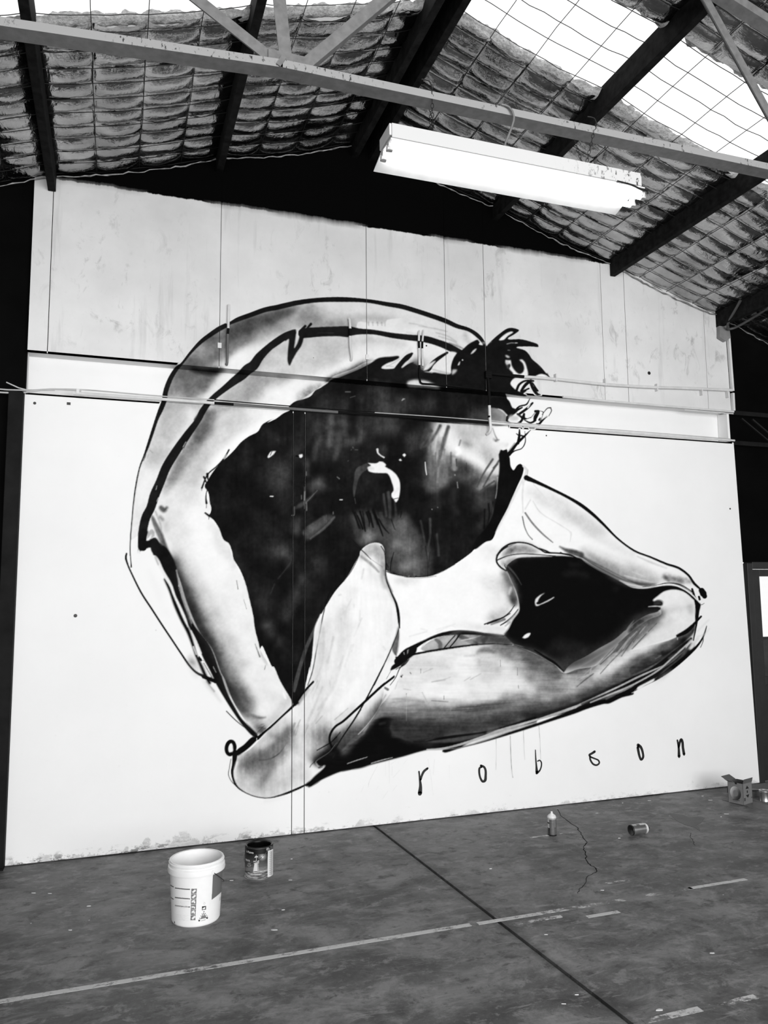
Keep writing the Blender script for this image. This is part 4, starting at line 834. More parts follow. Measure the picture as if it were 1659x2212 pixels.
S("L:1659,450,8 1560,610,9 1480,720,9 1390,860,8", 12, .7)
S("M:360,250,40 290,380,60 200,480,70 110,570,80 0,690,90 L:1500,780,80", 120, 7, .8, None, .3); S("M:340,290,20 250,430,24 130,560,26", 66, 4, .8)
S("M:260,330,50 150,450,70 60,540,60", 214, 8, .6); S("M:60,560,40 0,630,60 L:1500,720,60", 90, 7, .7, None, .2)
S("M:370,240,10 250,440,12 130,570,10", 90, 1.2, .7)
many("M:160,570,8 185,562,8", 110, 1.5, .8)
S("L:1659,700,50 1560,760,60 1440,890,40", 30, 5, .8); S("L:1640,740,14 1540,810,24 1450,890,14", 84, 2, .7)
# hand modelling
HA = ARM
S("L:400,1200,120 560,1300,140 760,1280,140 900,1200,120", 204, 12, .9, HA, .15); S("L:340,1130,50 380,1210,60 480,1300,50", 190, 8, .7, HA)
S("L:430,1040,110 520,980,150 640,960,170 760,900,160 860,800,110 900,700,60", 112, 12, .92, HA, .3)
S("L:440,1050,70 540,1080,100 660,1020,80", 92, 11, .6, HA, .5); S("L:760,830,90 850,760,70 900,680,40", 84, 8, .7, HA, .2); S("L:540,1120,90 640,1090,90", 160, 10, .5, HA, .4)
S("L:700,1080,40 650,1170,60 590,1260,60", 124, 8, .8, HA, .3); S("L:800,980,70 840,930,60", 120, 9, .7, HA, .5)
S("L:520,850,70 640,780,80 700,770,40", 206, 7, .9, HA); S("L:690,700,30 740,760,50", 130, 6, .7, HA, .2); S("L:740,660,80 860,560,60", 206, 7, .8, HA)
S("L:480,880,40 560,830,20", 220, 5, .7, HA); S("L:430,1000,30 540,880,24", 100, 7, .5, HA)
S("L:800,1150,120 1000,1050,120 1060,1180,90", 218, 10, .8, HA); S("L:1000,960,80 1080,850,60 1130,920,40", 212, 9, .7, HA, .3)
S("L:1150,740,160 1230,690,110 1290,620,60", 150, 13, .8, HA, .4); S("L:1160,960,60 1200,920,90 1280,870,60", 120, 9, .8, HA, .5); S("L:1240,940,50 1320,860,70 1400,760,60", 52, 8, .85, HA, .3)
S("L:1100,600,160 1250,480,160 1180,330,120", 214, 12, .7, HA, .4); S("L:1250,330,40", 170, 7, .6, HA); S("L:1380,620,60 1480,520,50 1560,440,40", 190, 8, .7, HA, .3)
many("L:1240,100,8 1150,330,10; L:1200,150,8 1130,280,10; L:1020,560,6 940,720,8; L:1330,150,6 1335,220,5; L:1000,620,6 970,720,8; L:1100,620,6 1060,720,6; L:1380,560,6 1520,440,8; L:1250,520,6 1180,600,8; L:960,600,20 900,740,26 880,800,12", 150, 2, .7, HA)
many("L:1030,330,40 1100,240,30; L:1000,390,20 1060,300,30", 110, 4, .8, HA); many("L:910,680,5 915,800,4; L:890,730,6 930,760,5; L:850,940,8 860,945,6", 236, 1.2, .9)
S("L:900,830,60 980,800,50 960,900,40", 218, 9, .6, HA)
S("L:585,985,14 650,982,14 720,962,14 800,910,12 880,795,7", 62, .8, .95)
S("L:1195,882,7 1270,840,9 1345,795,9 1400,740,14 1440,690,8", 16, .8)
many("L:1120,1060,5 1130,1040,5 1170,1000,5; L:1180,1000,10 1280,950,14 1320,900,12", 50, 1, .9); S("L:1190,1010,16 1260,980,24 1300,960,16", 12, 2); S("L:1220,1060,20 1270,1030,26 1290,1010,16", 10, 3)
S("L:1240,1080,10 1275,1045,14", 236, 1.5, .9)
S("L:1362,960,5 1380,920,10 1400,900,5", 236, .9, .9)
G("f:800,60 850,0 900,200 860,420 760,560 680,600 780,430", 214, 8, .8, HA, .4)
S("f:1000,50,120 960,250,140 900,450,160 800,620,160", 224, 14, .8, HA, .3)
many("f:860,60,10 850,300,14 800,430,10; f:930,120,12 890,300,16; f:1000,260,14 930,480,18 820,640,14; f:780,640,14 720,800,12; f:880,560,14 800,720,14; f:1060,180,10 1010,330,10; f:850,480,14 760,700,12", 196, 3, .6, HA)
many("f:1100,60,20 1000,340,26 880,600,24; f:1200,200,30 1080,480,34 960,640,24; f:960,100,14 900,380,16; f:1150,420,20 1000,640,18", 246, 5, .7, HA)
G("f:220,1080 300,1200 450,1250 620,1210 720,1150 640,1040 480,1100 300,1120", 207, 12, .85, HA); G("f:600,850 720,850 740,1000 640,1060", 212, 10, .7, HA)
G("f:240,1000 400,930 560,800 640,740 640,850 560,980 460,1080 300,1100", 104, 11, .78, HA, .35); G("f:440,1080 500,1060 420,1190 380,1190", 118, 7, .8, HA); G("f:340,905 480,830 530,850 400,910", 210, 5, .8, HA)
G("f:760,760 900,760 940,820 880,900 800,960", 140, 10, .75, HA, .4); G("f:900,860 980,800 1040,780 1080,830 980,930 900,960", 44, 8, .92); G("f:980,830 1100,720 1150,760 1050,880", 86, 8, .8); G("f:780,1010 860,940 950,900 980,960 900,1020 830,1050", 14, 4, .95)
G("f:1200,640 1290,560 1300,600 1200,720 1110,800", 108, 5, .8); S("f:1000,930,14 1080,850,18 1150,810,8", 84, 2, .7)
S("M:345,0,9 200,280,9 100,450,9 0,600,9 L:1390,860,8", 14, .7)
S("M:440,82,14 330,170,16 200,290,16 90,390,16 0,470,16 L:1390,630,20 1340,700,20 1325,770,20 1350,850,22", 12, .8)
S("L:1195,882,7 1270,840,9 1345,795,9 1400,740,12", 16, .8); S("L:1085,1250,30 1200,1170,44 1290,1080,30", 10, 2)
# diagonal line, ring and contour of the hand
S("L:570,755,34 640,690,26 700,640,22 830,520,20 960,395,24 1060,262,22 1155,160,18", 12, .7)
G("L:345,882 420,822 520,735 590,748 560,780 480,858 405,915 350,940", 12, .7)
S("L:960,392,40 990,380,20", 14, 1.5); S("L:940,390,5 920,330,8", 14, .8)
m = strokemask(np.array([[440+(283+43*math.cos(a))/4.8794, 1440+(857+68*math.sin(a)-10*math.cos(a))/4.8794, 9.2] for a in np.linspace(0, 2*math.pi, 40)]), .8); lay(m, 10)
S("L:330,900,50 345,910,50", 12, 1); G("L:290,840 305,850 312,880 300,902 275,895 265,870 275,848", 243, .7)
S("L:328,930,50 318,1020,38 300,1110,26 312,1190,22 355,1270,18 440,1330,12 560,1375,11 680,1386,11 800,1360,18 940,1310,24 1070,1250,18", 13, .7)
S("L:350,1010,20 330,1090,24 340,1180,14", 236, 3, .8)
S("L:286,975,9 272,1060,9 262,1140,10 290,1205,10 350,1270,10", 14, .7)
S("L:1110,1255,40 1200,1190,60 1260,1120,40", 10, 2.5, .9)
many("L:940,1318,4 1010,1295,6 1070,1265,4", 205, .7, .8)
many("L:650,1420,40 750,1400,30 850,1370,20", 214, 5, .6); many("L:560,755,5 560,770,6", 230, .6)
many("L:570,650,4 620,640,5 650,660,4; L:645,680,4 655,650,4; L:665,685,4 672,660,4; L:540,720,5 640,620,4; L:600,610,3 635,605,4; L:1320,1320,5 1322,1325,4; L:1220,1322,4 1221,1325,4", 60, .8, .7)
# paint runs on the wall
many("M:1310,620,4 1312,750,3 1308,882,3; M:1433,590,4 1438,760,4 1450,930,4 1456,946,3; M:1543,545,5 1548,680,4 1555,796,3; N:190,52,4 198,160,3 202,270,3; N:5,120,3 12,300,3 22,385,3", 70, .6, .85)
many("M:365,820,3 368,930,3; M:397,800,4 400,995,4; M:300,840,3 225,990,4 220,1030,3; M:425,850,3 422,930,3; M:728,790,3 760,980,3 775,1110,2; M:785,790,3 775,920,3; M:465,795,2 410,835,3; M:555,790,2 520,830,3; M:490,880,3 430,950,3; M:465,1010,2 430,1060,3; M:385,1065,3 340,1130,3; M:305,1020,3 290,1050,3; M:185,1010,2 160,1070,3; M:912,840,2 912,960,2; M:475,800,2 475,830,3", 176, .6, .75)
# grain of rollered and sprayed paint, strongest in the half tones
mid = np.clip(4*(TONE/255)*(1-TONE/255), 0, 1)*ALPHA
TONE = TONE+mid*((vnoise(21, 26, 5)-.5)*58+(vnoise(22, 5, 3)-.5)*26)
brush = (vnoise(23, 5, 3, (1., 9.))-.5)*34*mid*np.maximum(ARM, 0)+(vnoise(24, 4, 3, (10., 1.))-.5)*40*mid*LEG+(vnoise(25, 5, 3, (1., 8.))-.5)*26*mid*PT
TONE = np.clip(TONE+brush, 4, 250)
# ---------------------------------------------------------------- materials of the shell
WHITE = .82; PAINT = .915
RX, RZ, SL = 1.83, 5.43, .30
def roof_z(x): return RZ-SL*abs(x-RX)
def wall_nodes(t, upper):
    p = t.pos(); x, y, z = t.xyz(p)
    streak = t.noise(t.scaled(p, (5., 5., .45)), 1.6, 6, .6); blot = t.noise(p, 1.3, 6, .6); fine = t.noise(p, 22., 5, .6)
    if upper:
        c = t.mix(t.ramp(blot, .35, .7), g(.62), g(.76))
        c = t.mix(t.math('MULTIPLY', t.ramp(streak, .58, .76), .6), c, g(.36))
        dirt = t.math('MULTIPLY', t.ramp(t.noise(t.scaled(p, (9., 9., 5.)), 1., 6, .7, .6), .56, .70), t.ramp(t.noise(p, .9, 2), .45, .6))
        c = t.mix(t.math('MULTIPLY', dirt, .7), c, g(.30)); c = t.mix(t.math('MULTIPLY', t.ramp(fine, .62, .75), .25), c, g(.4))
        # black paint over the gable above a hand-painted edge
        edge = t.math('ADD', z, t.math('MULTIPLY', t.math('SUBTRACT', t.noise(t.scaled(p, (1., 1., .2)), 9., 5, .7), .5), .05))
        soft = t.ramp(t.noise(t.scaled(p, (1., 0., 0.)), 1.1, 1), .46, .56)
        hard = t.ramp(edge, 4.672, 4.680); sft = t.ramp(edge, 4.64, 4.70)
        n = t.new('ShaderNodeMix', data_type='FLOAT'); t.put(n.inputs[0], soft); t.put(n.inputs[2], hard); t.put(n.inputs[3], sft)
        c = t.mix(n.outputs[0], c, g(.0012))
        t.bump(streak, .08)
    else:
        c = t.mix(t.ramp(blot, .3, .7), g(.80), g(.845)); c = t.mix(t.math('MULTIPLY', t.ramp(fine, .66, .76), .10), c, g(.45))
        # flaking, scuffed skirting zone
        n1 = t.noise(t.scaled(p, (3., 1., 9.)), 3., 6, .7); n2 = t.noise(t.scaled(p, (1., 1., 2.2)), 9., 6, .75)
        left = t.ramp(x, 2.2, .6); lim = t.math('MULTIPLY', t.ramp(t.noise(t.scaled(p, (1., 0., .6)), 3.2, 8, .75), .44, .62), t.math('ADD', .05, t.math('MULTIPLY', left, .06)))
        low = t.ramp(t.math('SUBTRACT', z, lim), 0.0, -.012); c = t.mix(t.math('MULTIPLY', low, .8), c, t.mix(t.ramp(n1, .35, .65), g(.40), g(.72)))
        low2 = t.ramp(z, .07, .0); c = t.mix(t.math('MULTIPLY', t.math('MULTIPLY', low2, t.ramp(n2, .53, .58)), t.math('ADD', .25, t.math('MULTIPLY', left, .75))), c, g(.05))
        c = t.mix(t.math('MULTIPLY', t.ramp(z, .14, .0), t.math('MULTIPLY', t.ramp(n2, .62, .66), .6)), c, g(.22))
        t.bump(fine, .05)
    return c
def wall_mat(name, upper, painted=False):
    t = NT(name); t.set(.75, 0, .03); c = wall_nodes(t, upper)
    if painted:
        pc = t.attr('tone').outputs['Color']; c = t.mix(t.attr('cover').outputs['Fac'], c, pc); t.set(.75, 0, .02)
    t.color(c); return t.m
M_LOW = wall_mat('fresh_white_wall_paint', False); M_UP = wall_mat('weathered_white_wall_paint', True)
M_LOWP = wall_mat('mural_paint_lower', False, True); M_UPP = wall_mat('mural_paint_upper', True, True)
M_BLACK = plain('black_paint', .0013, .8, vary=.5, scale=3., spec=.05); M_DGREY = plain('dark_grey_paint', .009, .7, vary=.35, scale=9., spec=.08)
M_TIMBER = plain('dark_stained_timber', .008, .8, vary=.7, scale=18., spec=.1, bump=.3); M_GAP = plain('joint_shadow', .003, .9, spec=.0)
def floor_nodes(t):
    p = t.pos(); big = t.noise(p, .6, 5, .62); mid = t.noise(t.scaled(p, (1., 1.5, 1.)), 2.4, 8, .72, .5); fine = t.noise(p, 26., 6, .75); pat = t.noise(t.scaled(p, (1., 1.3, 1.)), 7., 6, .72, .3)
    scuff = t.noise(t.scaled(p, (2.6, 10., 1.)), 1.7, 7, .72, .5); x, y, z = t.xyz(p)
    c = t.mix(t.ramp(big, .35, .65), g(.062), g(.125)); c = t.mix(t.math('MULTIPLY', t.ramp(mid, .48, .62), .9), c, g(.20))
    c = t.mix(t.math('MULTIPLY', t.ramp(mid, .47, .36), .9), c, g(.034)); c = t.mix(t.math('MULTIPLY', t.ramp(pat, .54, .63), .65), c, g(.22)); c = t.mix(t.math('MULTIPLY', t.ramp(pat, .45, .36), .75), c, g(.034))
    c = t.mix(t.math('MULTIPLY', t.ramp(scuff, .57, .68), .55), c, g(.26)); c = t.mix(t.math('MULTIPLY', t.ramp(scuff, .41, .31), .6), c, g(.036))
    c = t.mix(t.math('MULTIPLY', t.ramp(fine, .55, .72), .5), c, g(.042)); c = t.mix(t.math('MULTIPLY', t.ramp(fine, .44, .28), .4), c, g(.22))
    speck = t.math('MULTIPLY', t.ramp(t.voro(p, 11.), .06, .035), t.ramp(t.noise(p, 3.1, 2), .56, .60)); c = t.mix(speck, c, g(.55))
    # grime trodden in along the slab joint
    jd = t.math('ABSOLUTE', t.math('SUBTRACT', x, t.math('ADD', t.math('MULTIPLY', y, -.0376), 1.884)))
    jd = t.math('ADD', jd, t.math('MULTIPLY', t.math('SUBTRACT', pat, .5), .10)); c = t.mix(t.math('MULTIPLY', t.ramp(jd, .05, .0), .65), c, g(.030))
    return c, mid, fine
t = NT('worn_concrete'); t.set(.62, 0, .4); c, mid, fine = floor_nodes(t); t.color(c); t.bump(t.math('ADD', mid, t.math('MULTIPLY', fine, .3)), .25, .01)
t.put(t.bsdf.inputs['Roughness'], t.ramp(mid, .3, .7, .45, .75)); M_FLOOR = t.m
t = NT('worn_line_paint'); t.set(.6); c, mid, fine = floor_nodes(t); p = t.pos()
w = t.math('ADD', t.noise(t.scaled(p, (1., 1.5, 1.)), 16., 6, .75), t.math('MULTIPLY', t.noise(p, 2.4, 3), .5)); t.color(t.mix(t.ramp(w, .76, .86), c, g(.50))); M_LINE = t.m
t = NT('worn_line_paint_solid'); t.set(.6); c, mid, fine = floor_nodes(t); p = t.pos()
w = t.math('ADD', t.noise(t.scaled(p, (1., 1.5, 1.)), 18., 6, .75), t.math('MULTIPLY', t.noise(p, 1.7, 3), .35)); t.color(t.mix(t.ramp(w, .54, .65), c, g(.48))); M_LINE2 = t.m

# ---------------------------------------------------------------- floor: two slabs either side of a joint
floor = tag(empty('floor'), 'worn grey concrete floor with a long joint', kind='structure')
def joint_x(y): return 1.885+(-.027-y)*.0376
for side in (-1, 1):
    m = MB(); ys = (.3, -10.); e = [(joint_x(y)+side*.011, y) for y in ys]; o = -9. if side < 0 else 11.
    poly = [(o, ys[1]), (e[1][0], ys[1]), (e[0][0], ys[0]), (o, ys[0])] if side < 0 else [(e[1][0], ys[1]), (o, ys[1]), (o, ys[0]), (e[0][0], ys[0])]
    m.prism(poly, 2, -.12, 0.).build('concrete_slab', M_FLOOR, floor)
MB().box(1.2, 2.8, -10., .3, -.13, -.014).build('joint_filler', plain('joint_grit', .035, .9, vary=.6, scale=40.), floor)
def flat_poly(name, pts, z, mat, parent, label=None):
    m = MB(); m.prism(pts, 2, .0002, z); o = m.build(name, mat, parent)
    if label: o['label'] = label
    return o
def floor_strip(x0, x1, y, w, mat, skew=0.):
    return flat_poly('painted_line', [(x0, y-w/2+skew*x0), (x1, y-w/2+skew*x1), (x1, y+w/2+skew*x1), (x0, y+w/2+skew*x0)], .0012, mat, floor)
floor_strip(-1.2, 1.80, -1.835, .036, M_LINE2, .004); floor_strip(1.84, 2.22, -1.838, .034, M_LINE2, .004); floor_strip(2.22, 2.75, -1.832, .034, M_LINE, .002)
floor_strip(2.9, 3.22, -1.826, .034, M_LINE, .002); floor_strip(3.2, 3.62, -1.822, .03, M_LINE2, .002); floor_strip(2.42, 2.62, -1.955, .03, M_LINE2); floor_strip(2.02, 2.30, -1.90, .03, M_LINE)
floor_strip(2.05, 2.168, -2.905, .034, M_LINE); floor_strip(2.17, 2.33, -2.905, .038, M_LINE2); floor_strip(2.332, 2.62, -2.905, .034, M_LINE); floor_strip(2.82, 3.22, -.65, .028, M_LINE); floor_strip(2.80, 3.0, -1.58, .02, M_LINE)
CR = [(3.39,-.093),(3.306,-.295),(3.282,-.463),(3.26,-.58),(3.202,-.718),(3.133,-.881),(3.061,-.961),(3.019,-1.015),(2.972,-1.131),(2.928,-1.179),(2.897,-1.277),(2.9,-1.324),(2.873,-1.388),(2.827,-1.414),(2.738,-1.465),(2.71,-1.523),(2.604,-1.603),(2.556,-1.661)]
rnd = random.Random(5)
def crack(path, w, parent):
    fine = []
    for a, b in zip(path[:-1], path[1:]):
        for k in range(4):
            t_ = k/4; fine.append((a[0]+(b[0]-a[0])*t_+rnd.uniform(-.006, .006), a[1]+(b[1]-a[1])*t_+rnd.uniform(-.006, .006)))
    fine.append(path[-1]); L = []; Rr = []
    for i, q in enumerate(fine):
        a = fine[max(i-1, 0)]; b = fine[min(i+1, len(fine)-1)]; d = Vector((b[0]-a[0], b[1]-a[1])).normalized(); ww = w*rnd.uniform(.5, 1.2)*(1 if i < len(fine)*.7 else .6)
        L.append((q[0]-d.y*ww, q[1]+d.x*ww, .0012)); Rr.append((q[0]+d.y*ww, q[1]-d.x*ww, .0012))
    n = len(L); V = L+Rr+[(x, y, .0002) for x, y, z in L]+[(x, y, .0002) for x, y, z in Rr]
    F = [(i, n+i, n+i+1, i+1) for i in range(n-1)]+[(i, i+1, 2*n+i+1, 2*n+i) for i in range(n-1)]+[(n+i+1, n+i, 3*n+i, 3*n+i+1) for i in range(n-1)]
    return MB().add(V, F).build('crack', M_GAP, parent)
crack(CR, .0022, floor); crack([(3.95,-.96),(3.87,-1.05),(3.83,-1.12),(3.78,-1.2)], .001, floor)
flat_poly('stain', [(4.142,-.501),(4.09,-.6),(4.05,-.70),(4.041,-.796),(4.065,-.867),(4.035,-.957),(4.08,-.90),(4.116,-.824),(4.19,-.79),(4.243,-.744),(4.30,-.70),(4.306,-.657),(4.25,-.65),(4.203,-.64),(4.21,-.59),(4.195,-.545)][::-1], .0011, plain('dark_oil_stain', .035, .5, vary=.4, scale=9.), floor)
# joint edge chips and paint crumbs
M_CHIP = plain('paint_crumb', .6, .6)
for px, py, s in [(1403,1730,1.),(1290,1757,.7),(1338,1811,.8),(1345,1675+60,.5),(1518,1720,.7),(1535,1729,1.2),(1570,1759,1.3),(1558,1765,.5),(500,1903,.8),(192,1958,.9),(73,1930,.9),(108,1931,.8),(152,2010,.7),(594,2010,1.2),(612,1966,.7),(628,1902,.8),(630,1856,.5),(1425,2183,1.3),(1218,2170,.7),(1247,2150,.6),(1060,1877,.7),(1180,1560+460,.6),(1302,1924,.7),(1540,2060,.8)]:
    q = on_plane((px, py), 2, 0.); a = rnd.uniform(0, 3); L = .014*s; W = .006*s
    poly = [(q[0]+L*math.cos(a+b)*k, q[1]+W*math.sin(b)*k+L*.3*math.sin(a)) for b, k in ((0, 1), (1.2, .8), (2.2, 1.1), (3.3, .9), (4.5, 1.), (5.4, .8))]
    flat_poly('paint_crumb', poly, .003, M_CHIP, floor)

# ---------------------------------------------------------------- gable wall: lower sheets, steel girt, upper sheets
wall = tag(empty('wall_back'), 'white painted gable wall of tall sheets with black paint near the roof', kind='structure')
ZB, ZA, REC = 3.108, 3.398, .12
def right_edge(z): return 5.530-(z/4.25)*.092
LOW = [(-.610, 1.252), (1.2575, 1.3445), (1.350, None)]
UP = [(-.605, -.4815), (-.4765, .6925), (.6965, 1.8455), (1.8500, 2.5310), (2.5350, 2.8925), (2.8965, 4.0600), (4.0640, 4.3080), (4.3125, 5.1910), (5.1950, None)]
for x0, x1 in LOW:
    poly = [(x0, .008), (right_edge(0) if x1 is None else x1, .008), (right_edge(ZB) if x1 is None else x1, ZB), (x0, ZB)]
    MB().prism(poly, 1, .02, .0).build('wall_panel', M_LOW, wall)
for i, (x0, x1) in enumerate(UP):
    xr0 = right_edge(ZA) if x1 is None else x1; xr1 = right_edge(4.3) if x1 is None else x1
    poly = [(x0, ZA), (xr0, ZA), (xr1, roof_z(xr1)+.05)]+([(RX, RZ+.05)] if x0 < RX < xr1 else [])+[(x0, roof_z(x0)+.05)]
    MB().prism(poly, 1, .02, .0).build('wall_panel', M_UP, wall)
MB().box(-.605, 5.40, REC, REC+.01, ZB-.05, ZA+.05).build('girt_web', M_LOW, wall)
MB().box(-.605, 5.445, .0, REC, ZA, ZA+.012).build('girt_flange', M_LOW, wall)
MB().box(-.605, 5.445, .0, REC, ZB-.012, ZB).build('girt_flange', M_LOW, wall)
MB().prism([(-.6, 0), (5.44, 0), (5.42, 4.30), (RX, RZ), (-.6, 4.68)], 1, .16, .145).build('wall_backing', M_GAP, wall)
for (x0, x1), (x2, x3) in zip(UP[:-1], UP[1:]): MB().box(x1-.002, x2+.002, .0035, .016, ZA, min(roof_z(x1), roof_z(x2))).build('seam_filler', M_GAP, wall)
for (x0, x1), (x2, x3) in zip(LOW[:-1], LOW[1:]): MB().box(x1-.002, x2+.002, .0035, .016, .008, ZB).build('seam_filler', M_GAP, wall)
# dirty white corner strip at the right-hand end
MB().bar((5.462, -.012, 4.12), (5.472, -.012, 3.60), .022, .03, (0, 1, 0)).bar((5.472, -.012, 3.58), (5.470, -.012, 3.41), .022, .03, (0, 1, 0)).build('corner_strip', M_UP, wall)
MB().bar((5.408, .055, 3.385), (5.412, .055, 3.115), .024, .12, (0, 1, 0)).build('corner_strip', M_LOW, wall)
# black walls carrying on either side of the mural wall
wl = MB().prism([(-6., 0), (-.612, 0), (-.612, 4.75), (-6., 3.2)], 1, .10, .05).build('wall_left', M_BLACK); tag(wl, 'black painted wall left of the mural', kind='structure')
wr = MB().prism([(5.45, 1.99), (9., 1.99), (9., 3.35), (5.45, 4.38)], 1, .12, .06).build('wall_right', M_BLACK); tag(wr, 'black painted wall above the door right of the mural', kind='structure')
MB().box(6.45, 9., .06, .12, 0, 1.99).build('wall_panel', M_BLACK, wr)
for z in (3.398, 3.108):
    MB().box(5.47, 9., -.0, .06, z-.02, z+.02).build('girt', M_DGREY, wr)
MB().bar((5.75, .05, 3.36), (6.10, .05, 3.13), .015, .02, (0, 1, 0)).bar((5.62, .05, 3.36), (5.98, .05, 3.13), .012, .02, (0, 1, 0)).build('brace', plain('near_black', .002, .7), wr)
# steel column at the left edge
c1 = MB().box(-.705, -.612, -.055, .05, 0, 3.10).build('trim_1', M_DGREY, bevel=.004); tag(c1, 'dark grey steel column edging the mural wall on the left', kind='structure')
MB().box(-.72, -.612, -.07, .05, .0, .012).build('base_plate', M_DGREY, c1)

# ---------------------------------------------------------------- door at the right edge
door = tag(empty('door_1'), 'dark panelled door with wired glass right of the mural', kind='structure')
M_DOOR = plain('dark_door_paint', .014, .5, vary=.2)
MB().box(5.537, 5.598, .0, .11, 0, 1.978).box(5.598, 6.45, .0, .11, 1.926, 1.99).box(6.40, 6.45, .0, .11, 0, 1.926).build('door_frame', M_DOOR, door, bevel=.003)
leaf = MB().box(5.616, 5.703, .03, .075, .01, 1.922).box(6.32, 6.40, .03, .075, .01, 1.922).box(5.703, 6.32, .03, .075, 1.856, 1.922).box(5.703, 6.32, .03, .075, .86, .935).box(5.703, 6.32, .03, .075, .01, .2).build('door_leaf', M_DOOR, door, bevel=.003)
def pane_mat():
    t = NT('wired_glass'); t.n.remove(t.bsdf); p = t.pos(); x, y, z = t.xyz(p)
    def ln(v): return t.ramp(t.math('ABSOLUTE', t.math('SUBTRACT', t.math('FRACT', t.math('MULTIPLY', v, 72.)), .5)), .30, .42)
    gr = t.math('MAXIMUM', ln(x), ln(z)); e = t.new('ShaderNodeEmission'); t.put(e.inputs[0], t.mix(t.math('MULTIPLY', gr, .45), g(.80), g(.50))); e.inputs[1].default_value = .9
    t.t.links.new(e.outputs[0], t.n['Material Output'].inputs[0]); return t.m
MB().box(5.703, 6.32, .05, .056, 1.297, 1.856).build('glass_pane', pane_mat(), door)
MB().box(5.703, 6.32, .048, .058, 1.272, 1.297).build('glazing_bar', M_DOOR, door)
MB().box(5.703, 6.32, .05, .058, .935, 1.272).build('door_panel', plain('dusty_dark_panel', .03, .45, vary=.4), door); MB().box(5.703, 6.32, .05, .058, .2, .86).build('door_panel', M_DOOR, door)
MB().box(5.598, 5.622, .018, .032, 1.67, 1.755).box(5.594, 5.622, .012, .034, 1.74, 1.758).box(5.594, 5.622, .012, .034, 1.665, 1.683).build('hinge', M_DOOR, door)
MB().box(5.598, 5.616, .055, .075, .0, 1.26).build('door_stop', M_DOOR, door)
sky = MB().box(5.5, 6.5, .55, .56, 0.1, 2.3).build('door_daylight', emit('daylight_outside', 1., 1.6), door); sky['label'] = 'daylight outside the door gap'
# ---------------------------------------------------------------- ceiling: foil blankets on wire mesh between purlins
ceiling = tag(empty('ceiling'), 'pitched roof lined with silver foil insulation over wire mesh', kind='structure')
PX = [-1.66, -.49, .675, 1.755, 1.905, 3.02, 4.19, 5.36, 6.53]
SKY0, SKY1 = -1.54, -2.235
t = NT('silver_foil'); t.set(.22, 1.0); p = t.pos()
cr1 = t.noise(t.scaled(p, (1.6, .7, 1.)), 20., 2, .5, 1.0); cr2 = t.noise(t.scaled(p, (.6, 2., 1.)), 26., 2, .5, 1.6); bl = t.noise(p, 3.5, 4, .6)
t.color(t.mix(t.ramp(bl, .35, .7), g(.29), g(.56))); t.put(t.bsdf.inputs['Roughness'], t.ramp(bl, .3, .7, .11, .25))
t.bump(t.math('ADD', t.math('MULTIPLY', t.ramp(cr1, .35, .65), .8), t.math('MULTIPLY', t.ramp(cr2, .5, .62), .35)), .16, .010); M_FOIL = t.m
M_WIRE = plain('dark_mesh_wire', .006, .6); M_FLUFF = plain('white_insulation_fluff', .55, .95, vary=.3, scale=60., bump=.8)
WX, WY = .2925, .147
def roof_pt(x, y, d=0.): return (x, y, roof_z(x)-d)
def blanket(xa, xb, y0, y1, seed, fine=True):
    ny = int(abs(y1-y0)/(.0085 if fine else .05))+2; nx = int((xb-xa)/(.0095 if fine else .05))+2
    X, Y = np.meshgrid(np.linspace(xa, xb, nx), np.linspace(y0, y1, ny)); u = (X-xa)/(xb-xa)
    jit = (vn((1, nx), 6, 1, seed+5, 3)[0]-.5)*.06
    if fine: Y = Y+np.where(np.abs(Y-SKY0) < np.abs(Y), 1, 0)*jit[None,:]*np.clip((y0-Y)/(y0-y1), 0, 1)**6
    ph = (X-xa)/WX; pv = Y/WY
    pil = (np.abs(np.sin(np.pi*ph))**.36)*(np.abs(np.sin(np.pi*pv))**.6)
    big = vn(X.shape, 34, 22, seed, 3)-.5; cri = vn(X.shape, 7, 3.5, seed+1, 3, .6)-.5; rid = 1-np.abs(2*vn(X.shape, 13, 8, seed+2, 2)-1)
    wr = 1-np.abs(2*vn(X.shape, 4, 26, seed+4, 2, .6)-1); edge = 1-np.minimum(np.abs(np.sin(np.pi*pv))*1.6, 1)
    d = .006+.030*np.sin(np.pi*u)**.8+.033*pil*(.6+.8*vn(X.shape, 24, 14, seed+3, 1))+.016*big+.0018*cri*pil+.0058*wr*(.35+edge)*(.4+1.2*vn(X.shape, 30, 20, seed+6, 2))+.004*rid*pil
    Z = RZ-SL*np.abs(X-RX)-d
    Z = Z+.03*np.exp(-np.minimum(X-xa, xb-X)/.02)
    o = grid_mesh('foil_blanket', np.stack([X, Y, Z], -1), mat=M_FOIL, parent=ceiling, smooth=True); return o
def wires(xa, xb, y0, y1, parent, seed):
    rg = random.Random(seed); m = MB(); k = 1
    while xa+k*WX < xb-.05:
        x = xa+k*WX; n = 14; u = (x-xa)/(xb-xa); sag = .018+.030*math.sin(math.pi*u)**.8
        m.tube([(x+rg.uniform(-.004, .004), y0+(y1-y0)*i/n, roof_z(x)-sag-rg.uniform(0, .006)) for i in range(n+1)], .0025, 5); k += 1
    j = 0
    while -j*WY > y1:
        y = -j*WY
        if y <= y0+.001:
            n = 12; off = rg.uniform(-.012, .012)
            m.tube([(xa+(xb-xa)*i/n, y+off+rg.uniform(-.006, .006), roof_z(xa+(xb-xa)*i/n)-.022-.030*math.sin(math.pi*i/n)**.8-rg.uniform(.002,.008)) for i in range(n+1)], .0025, 5)
        j += 1
    return m.build('wire_mesh', M_WIRE, parent)
